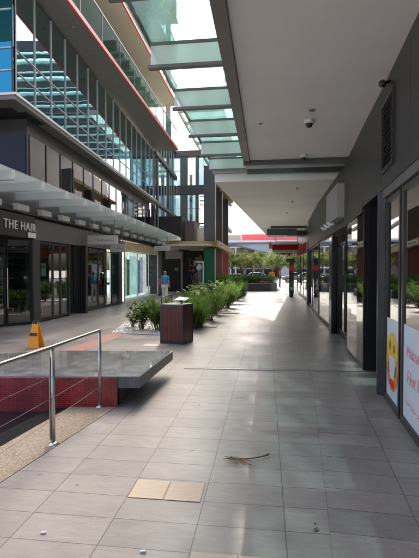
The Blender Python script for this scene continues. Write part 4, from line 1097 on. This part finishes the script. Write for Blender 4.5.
def make_car(loc, paint, label):
    c = thing('parked_car', loc, label, 'car', 'cars parked along the far road')
    x, y, z = loc
    prof = [(-2.1, .35), (-2.1, .75), (-1.9, .85), (-1.1, .95), (-.6, 1.38), (.8, 1.42), (1.5, 1.0), (2.05, .9), (2.15, .6), (2.15, .32)]
    b = MB(); n = len(prof)
    for s_ in (-.85, .85):
        for px, pz in prof: b.v.append((x + px, y + s_ * (1 if pz < 1 else .82), z + pz))
    b.f.append(tuple(reversed(range(n)))); b.f.append(tuple(range(n, 2 * n)))
    for i in range(n): b.f.append((i, (i + 1) % n, n + (i + 1) % n, n + i))
    b.build('body', paint, c, bevel=.03)
    for s_ in (-1, 1):
        MB().hexa([(x - .95, y + s_ * .80, z + .98), (x + 1.25, y + s_ * .80, z + .98), (x + 1.25, y + s_ * .84, z + .98), (x - .95, y + s_ * .84, z + .98),
                   (x - .52, y + s_ * .715, z + 1.33), (x + .8, y + s_ * .715, z + 1.35), (x + .8, y + s_ * .755, z + 1.35), (x - .52, y + s_ * .755, z + 1.33)]).build('side_window', m_dark, c)
        for px in (-1.35, 1.35):
            w_ = MB().tube([(x + px, y + s_ * .68, z + .32), (x + px, y + s_ * .88, z + .32)], .32, 18).build('wheel', m_black, c)
            MB().tube([(x + px, y + s_ * .885, z + .32), (x + px, y + s_ * .90, z + .32)], .2, 14).build('rim', m_steel, w_)
        MB().box(x - 2.12, y + s_ * .55 - .15, z + .62, x - 2.10, y + s_ * .55 + .15, z + .75).build('headlight', m_white, c)
    return c
make_car((4.3, 61, -.02), P('grey_car_paint', (.28, .29, .31), .2, spec=.6), 'grey car parked just beyond the totem sign')
make_car((9.5, 61.2, -.02), P('silver_car_paint', (.4, .42, .44), .25, metal=.5), 'silver car to the right of the grey car')
make_car((-1.5, 62, -.02), P('blue_car_paint', (.2, .33, .42), .25, metal=.3), 'pale blue car partly hidden behind the trees')

# ================================================================== FAR BUILDINGS
fb = thing('far_station_building', (-4, 95, 0), 'tan framed building with a sloping blue-edged roof across the road', 'building')
def RZ(x): return min(7.0, 7.0 - .25 * (x + 7.6))
MB().hexa([(-7.6, 93, 0), (5, 93, 0), (5, 104, 0), (-7.6, 104, 0), (-7.6, 93, 6.85), (5, 93, RZ(5) - .15), (5, 104, RZ(5) - .15), (-7.6, 104, 6.85)]).build('wall', m_tancon, fb)
MB().box(-26, 93, 0, -7.61, 104, 6.84).build('wall', m_tancon, fb)
for k in range(15):
    x = -23.5 + 1.9 * k; MB().box(x, 90.3, 0, x + .32, 90.8, RZ(x + .3) - .2).build('pier', m_tancon, fb)
for z in (1.9, 3.4): MB().box(-24, 90.9, z, 4.5, 92.9, z + .25).build('floor_edge', m_offw, fb)
for k in range(6):
    for j in range(4): MB().box(-11.2 + 1.0 * k, 88.3, .9 + 1.35 * j, -11.0 + 1.0 * k, 88.5, 2.25 + 1.35 * j).build('lattice_post', m_white, fb)
for j in range(5): MB().box(-13, 88.2, .8 + 1.35 * j, -5.1, 88.55, .98 + 1.35 * j).build('lattice_rail', m_white, fb)
random.seed(8)
for k in range(14):
    for z in (.3, 2.2): MB().box(-23.1 + 1.9 * k, 92.9, z, -22.0 + 1.9 * k, 92.98, z + 1.2).build('window', m_slate2 if random.random() < .6 else m_offw, fb)
m_bluee = P('blue_roof_edge', (.14, .17, .22), .5, var=.1)
# sloping roofs
MB().hexa([(-7.6, 88, 6.9), (5, 88, 3.75), (5, 104, 3.75), (-7.6, 104, 6.9), (-7.6, 88, 7.15), (5, 88, 4.05), (5, 104, 4.05), (-7.6, 104, 7.15)]).build('sloping_roof', m_bluee, fb)
MB().hexa([(-7.5, 91.8, 6.8), (5, 91.8, 4.1), (5, 92.9, 4.1), (-7.5, 92.9, 6.8), (-7.5, 91.8, 7.14), (5, 91.8, 7.14), (5, 92.9, 7.14), (-7.5, 92.9, 7.14)]).build('clerestory', m_white, fb)
MB().box(-12, 91, 7.15, 8, 102, 7.42).build('upper_roof', m_bluee, fb)
MB().box(-12, 91.2, 7.43, 8, 101, 7.85).build('white_parapet', m_white, fb)
rbld = thing('red_topped_building', (2, 115, 0), 'distant block with a pinkish red parapet above the blue roof', 'building')
MB().box(-12, 114, 0, 16, 126, 9.3).build('wall', m_offw, rbld)
MB().box(-6.3, 113.4, 9.0, 8, 114, 10.9).build('red_parapet', P('pink_red_panel', (.75, .10, .12), .5), rbld)
MB().box(-10, 113.5, 9.3, -6.5, 116, 10.8).build('grey_plant_room', m_conc, rbld)
hb = thing('brown_shop_row', (9, 68, 0), 'brown low shop row across the road behind the totem', 'building')
MB().box(2.0, 89, 0, 26, 97, 7.4).build('wall', m_brown, hb)
MB().box(1.6, 88.3, 5.2, 26, 89, 5.7).build('canopy', m_slate, hb)
for k in range(8): MB().box(2.6 + 2.9 * k, 88.9, .3, 4.9 + 2.9 * k, 88.98, 3.6).build('window', m_slate2 if k % 3 else m_offw, hb)
hb.location = (9, 93, 0); 
for ch in hb.children: ch.location = (0, -25, 0)

# ================================================================== PERSON
def skin_body(name, verts, edges, radii, mat, parent, root=0, sub=2):
    me = bpy.data.meshes.new(name); me.from_pydata(verts, edges, [])
    o = bpy.data.objects.new(name, me); COL.objects.link(o); o.parent = parent
    m = o.modifiers.new('skin', 'SKIN')
    for i, r in enumerate(radii):
        me.skin_vertices[0].data[i].radius = r if isinstance(r, tuple) else (r, r)
        me.skin_vertices[0].data[i].use_root = (i == root)
    s_ = o.modifiers.new('sub', 'SUBSURF'); s_.levels = sub; s_.render_levels = sub
    dg = bpy.context.evaluated_depsgraph_get(); dg.update()
    me2 = bpy.data.meshes.new_from_object(o.evaluated_get(dg))
    o.modifiers.clear(); o.data = me2; bpy.data.meshes.remove(me)
    me2.name = name; me2.materials.clear(); me2.materials.append(mat)
    me2.polygons.foreach_set('use_smooth', [True] * len(me2.polygons)); me2.update()
    ORG[o.name] = ORG[parent.name]
    return o
pr = thing('person', (-5.3, 22.6, 0), 'woman in a bright blue top and white trousers walking away with a red bag', 'person')
m_skin = P('skin', (.55, .34, .25), .5, var=.05)
m_blueshirt = P('blue_cotton', (.03, .33, .62), .7, var=.1)
m_wtrous = P('white_cotton', (.72, .70, .66), .8, var=.06)
# local coordinates, back to the camera (facing +Y)
V = [(0, 0, .92), (0, 0, 1.08), (0, 0.01, 1.25), (0, 0, 1.36), (0, 0, 1.43), (0, .02, 1.50), (0, .025, 1.58), (0, .02, 1.64),
     (-.085, 0, .86), (-.09, .04, .48), (-.085, .0, .09), (-.085, .11, .035),
     (.085, 0, .86), (.09, -.05, .48), (.085, -.16, .10), (.085, -.07, .035),
     (-.15, 0, 1.34), (-.20, -.03, 1.10), (-.21, .04, .88), (-.205, .07, .80),
     (.15, 0, 1.34), (.20, -.02, 1.10), (.22, .05, .88), (.22, .08, .80)]
E_ = [(0, 1), (1, 2), (2, 3), (3, 4), (4, 5), (5, 6), (6, 7), (0, 8), (8, 9), (9, 10), (10, 11), (0, 12), (12, 13), (13, 14), (14, 15), (3, 16), (16, 17), (17, 18), (18, 19), (3, 20), (20, 21), (21, 22), (22, 23)]
RR = [(.15, .11), (.12, .09), (.14, .10), (.12, .08), (.05, .05), (.07, .085), (.078, .095), (.05, .06), .085, .055, .038, .03, .085, .055, .038, .03, .05, .038, .03, .022, .05, .038, .03, .022]
skin_body('body', V, E_, RR, m_skin, pr)
# face
fc = MB(); og = Vector((-5.3, 22.6, 0))
fc.tube([og + Vector((0, .105, 1.565)), og + Vector((0, .135, 1.545))], [.012, .008], 6); fc.build('nose', m_skin, pr)
MB().box(-5.325, 22.712, 1.52, -5.275, 22.722, 1.528).build('mouth', m_redp, pr)
for sx in (-.032, .032):
    MB().lathe((-5.3 + sx, 22.70, 1.572), [(.002, -.01), (.012, 0), (.002, .01)], 8).build('eye', m_white, pr)
    MB().lathe((-5.3 + sx * 2.5, 22.62, 1.53), [(.004, 0), (.014, .025), (.006, .055)], 8).build('ear', m_skin, pr)
SH = [(0, 0, .93), (0, 0, 1.08), (0, .01, 1.25), (0, 0, 1.37), (-.15, 0, 1.35), (-.19, -.02, 1.18), (.15, 0, 1.35), (.19, -.02, 1.18)]
skin_body('shirt', SH, [(0, 1), (1, 2), (2, 3), (3, 4), (4, 5), (3, 6), (6, 7)], [(.19, .14), (.16, .125), (.165, .125), (.12, .09), .075, .06, .075, .06], m_blueshirt, pr)
TR = [(0, 0, .92), (-.09, 0, .84), (-.09, .04, .48), (-.085, .0, .12), (.09, 0, .84), (.09, -.05, .48), (.085, -.15, .13)]
skin_body('trousers', TR, [(0, 1), (1, 2), (2, 3), (0, 4), (4, 5), (5, 6)], [(.15, .12), .105, .075, .06, .105, .075, .06], m_wtrous, pr)
HRS = [(0, -.015, 1.62), (0, -.04, 1.55), (0, -.05, 1.47), (0, -.06, 1.40)]
skin_body('hair', HRS, [(0, 1), (1, 2), (2, 3)], [(.085, .10), (.09, .085), (.05, .04), (.025, .02)], P('auburn_hair', (.28, .12, .05), .6, var=.2), pr)
for sx, bx_, by_ in ((-.205, -5.505, 22.67), (.22, -5.08, 22.68)):
    hnd = MB()
    for k in range(4): hnd.tube([(bx_, by_ - .025 + .017 * k, .80), (bx_ + .004, by_ - .02 + .018 * k, .755), (bx_ + .008, by_ - .012 + .018 * k, .725 + .008 * abs(k - 1.5))], [.009, .008, .006], 5)
    hnd.tube([(bx_, by_ + .035, .815), (bx_ + .01, by_ + .055, .775)], [.010, .007], 5)
    hnd.build('fingers', m_skin, pr)
for a in ((-5.385, 22.6), (-5.215, 22.46)): MB().box(a[0] - .045, a[1] - .06, 0, a[0] + .045, a[1] + .19, .05).build('shoe', m_offw, pr, bevel=.012)
bgb = thing('handbag', (-5.56, 22.6, .9), 'red shoulder bag hanging at the left side of the walking woman', 'bag')
MB().box(-5.62, 22.5, .92, -5.52, 22.78, 1.2).build('bag_body', m_redp, bgb, bevel=.02)
MB().tube([(-5.57, 22.52, 1.19), (-5.50, 22.58, 1.38), (-5.47, 22.62, 1.415), (-5.50, 22.68, 1.38), (-5.57, 22.76, 1.19)], .01, 6).build('strap', m_dred, bgb)

# ================================================================== LITTER ON THE PAVING
tg = thing('dry_twig', (-.2, 3.9, .004), 'dry brown palm flower twig lying on the grey paving', 'twig')
m_twig = P('twig_brown', (.09, .05, .03), .8, var=.3)
MB().tube([(-.24, 3.86, .018), (-.1, 3.89, .02), (.0, 3.96, .018), (.03, 3.99, .02)], [.006, .005, .006, .009], 6).build('stalk', m_twig, tg)
q = MB(); random.seed(21)
for k in range(26):
    a = random.uniform(2.2, 6.6); l = random.uniform(.03, .12)
    p0 = Vector((-.25 + random.uniform(-.03, .03), 3.855 + random.uniform(-.015, .015), .015)); p1 = p0 + Vector((math.cos(a) * l, math.sin(a) * l * .8, random.uniform(-.008, .012)))
    q.tube([p0, p0.lerp(p1, .5) + Vector((0, 0, .008)), p1], [.003, .003, .002], 4)
q.tube([(-.22, 3.84, .015), (-.15, 3.78, .016), (-.12, 3.76, .015)], [.004, .006, .004], 5)
q.build('dry_fronds', P('twig_tan', (.20, .11, .05), .8, var=.4), tg)
q = MB(); random.seed(44)
for k in range(70):
    x = random.uniform(-4.5, 1.4) if k % 3 else random.uniform(-1.7, -.9); y = random.uniform(2.5, 26) if k % 3 else random.uniform(12, 26)
    if x < -1.3 and y < 11.2 and not (y > 7.2 and x > -4.4): continue
    l = random.uniform(.015, .035); a = random.random() * 6.28; dx, dy = math.cos(a) * l, math.sin(a) * l
    q.poly([(x - dx, y - dy, .008), (x + dy * .4, y - dx * .4, .014), (x + dx, y + dy, .012), (x - dy * .4, y + dx * .4, .010)])
o = q.build('fallen_leaves', m_twig); tag(o, 'small dry brown leaves scattered over the paving', 'leaves', kind='stuff')
def paper(x, y, label, s_=1.0):
    c = thing('paper_scrap', (x, y, .004), label, 'litter', 'white paper scraps on the paving')
    MB().hexa([(x - .02 * s_, y - .008, .004), (x + .02 * s_, y - .003, .004), (x + .018 * s_, y + .012, .004), (x - .015 * s_, y + .01, .004),
               (x - .018 * s_, y - .006, .012), (x + .02 * s_, y - .004, .018), (x + .016 * s_, y + .01, .016), (x - .012 * s_, y + .008, .01)]).build('crumpled_paper', m_white, c, bevel=.002)
paper(-.73, 2.52, 'scrap of white paper on the paving below the twig')
paper(-1.42, 2.62, 'scrap of white paper at the left corner of the paving')
bt = thing('black_pebble', (.33, 2.95, .004), 'tiny black pebble on the paving to the right of the twig', 'pebble')
MB().lathe((.33, 2.95, .004), [(.004, 0), (.007, .003), (.004, .008)], 8).build('stone', m_black, bt, smooth=True)
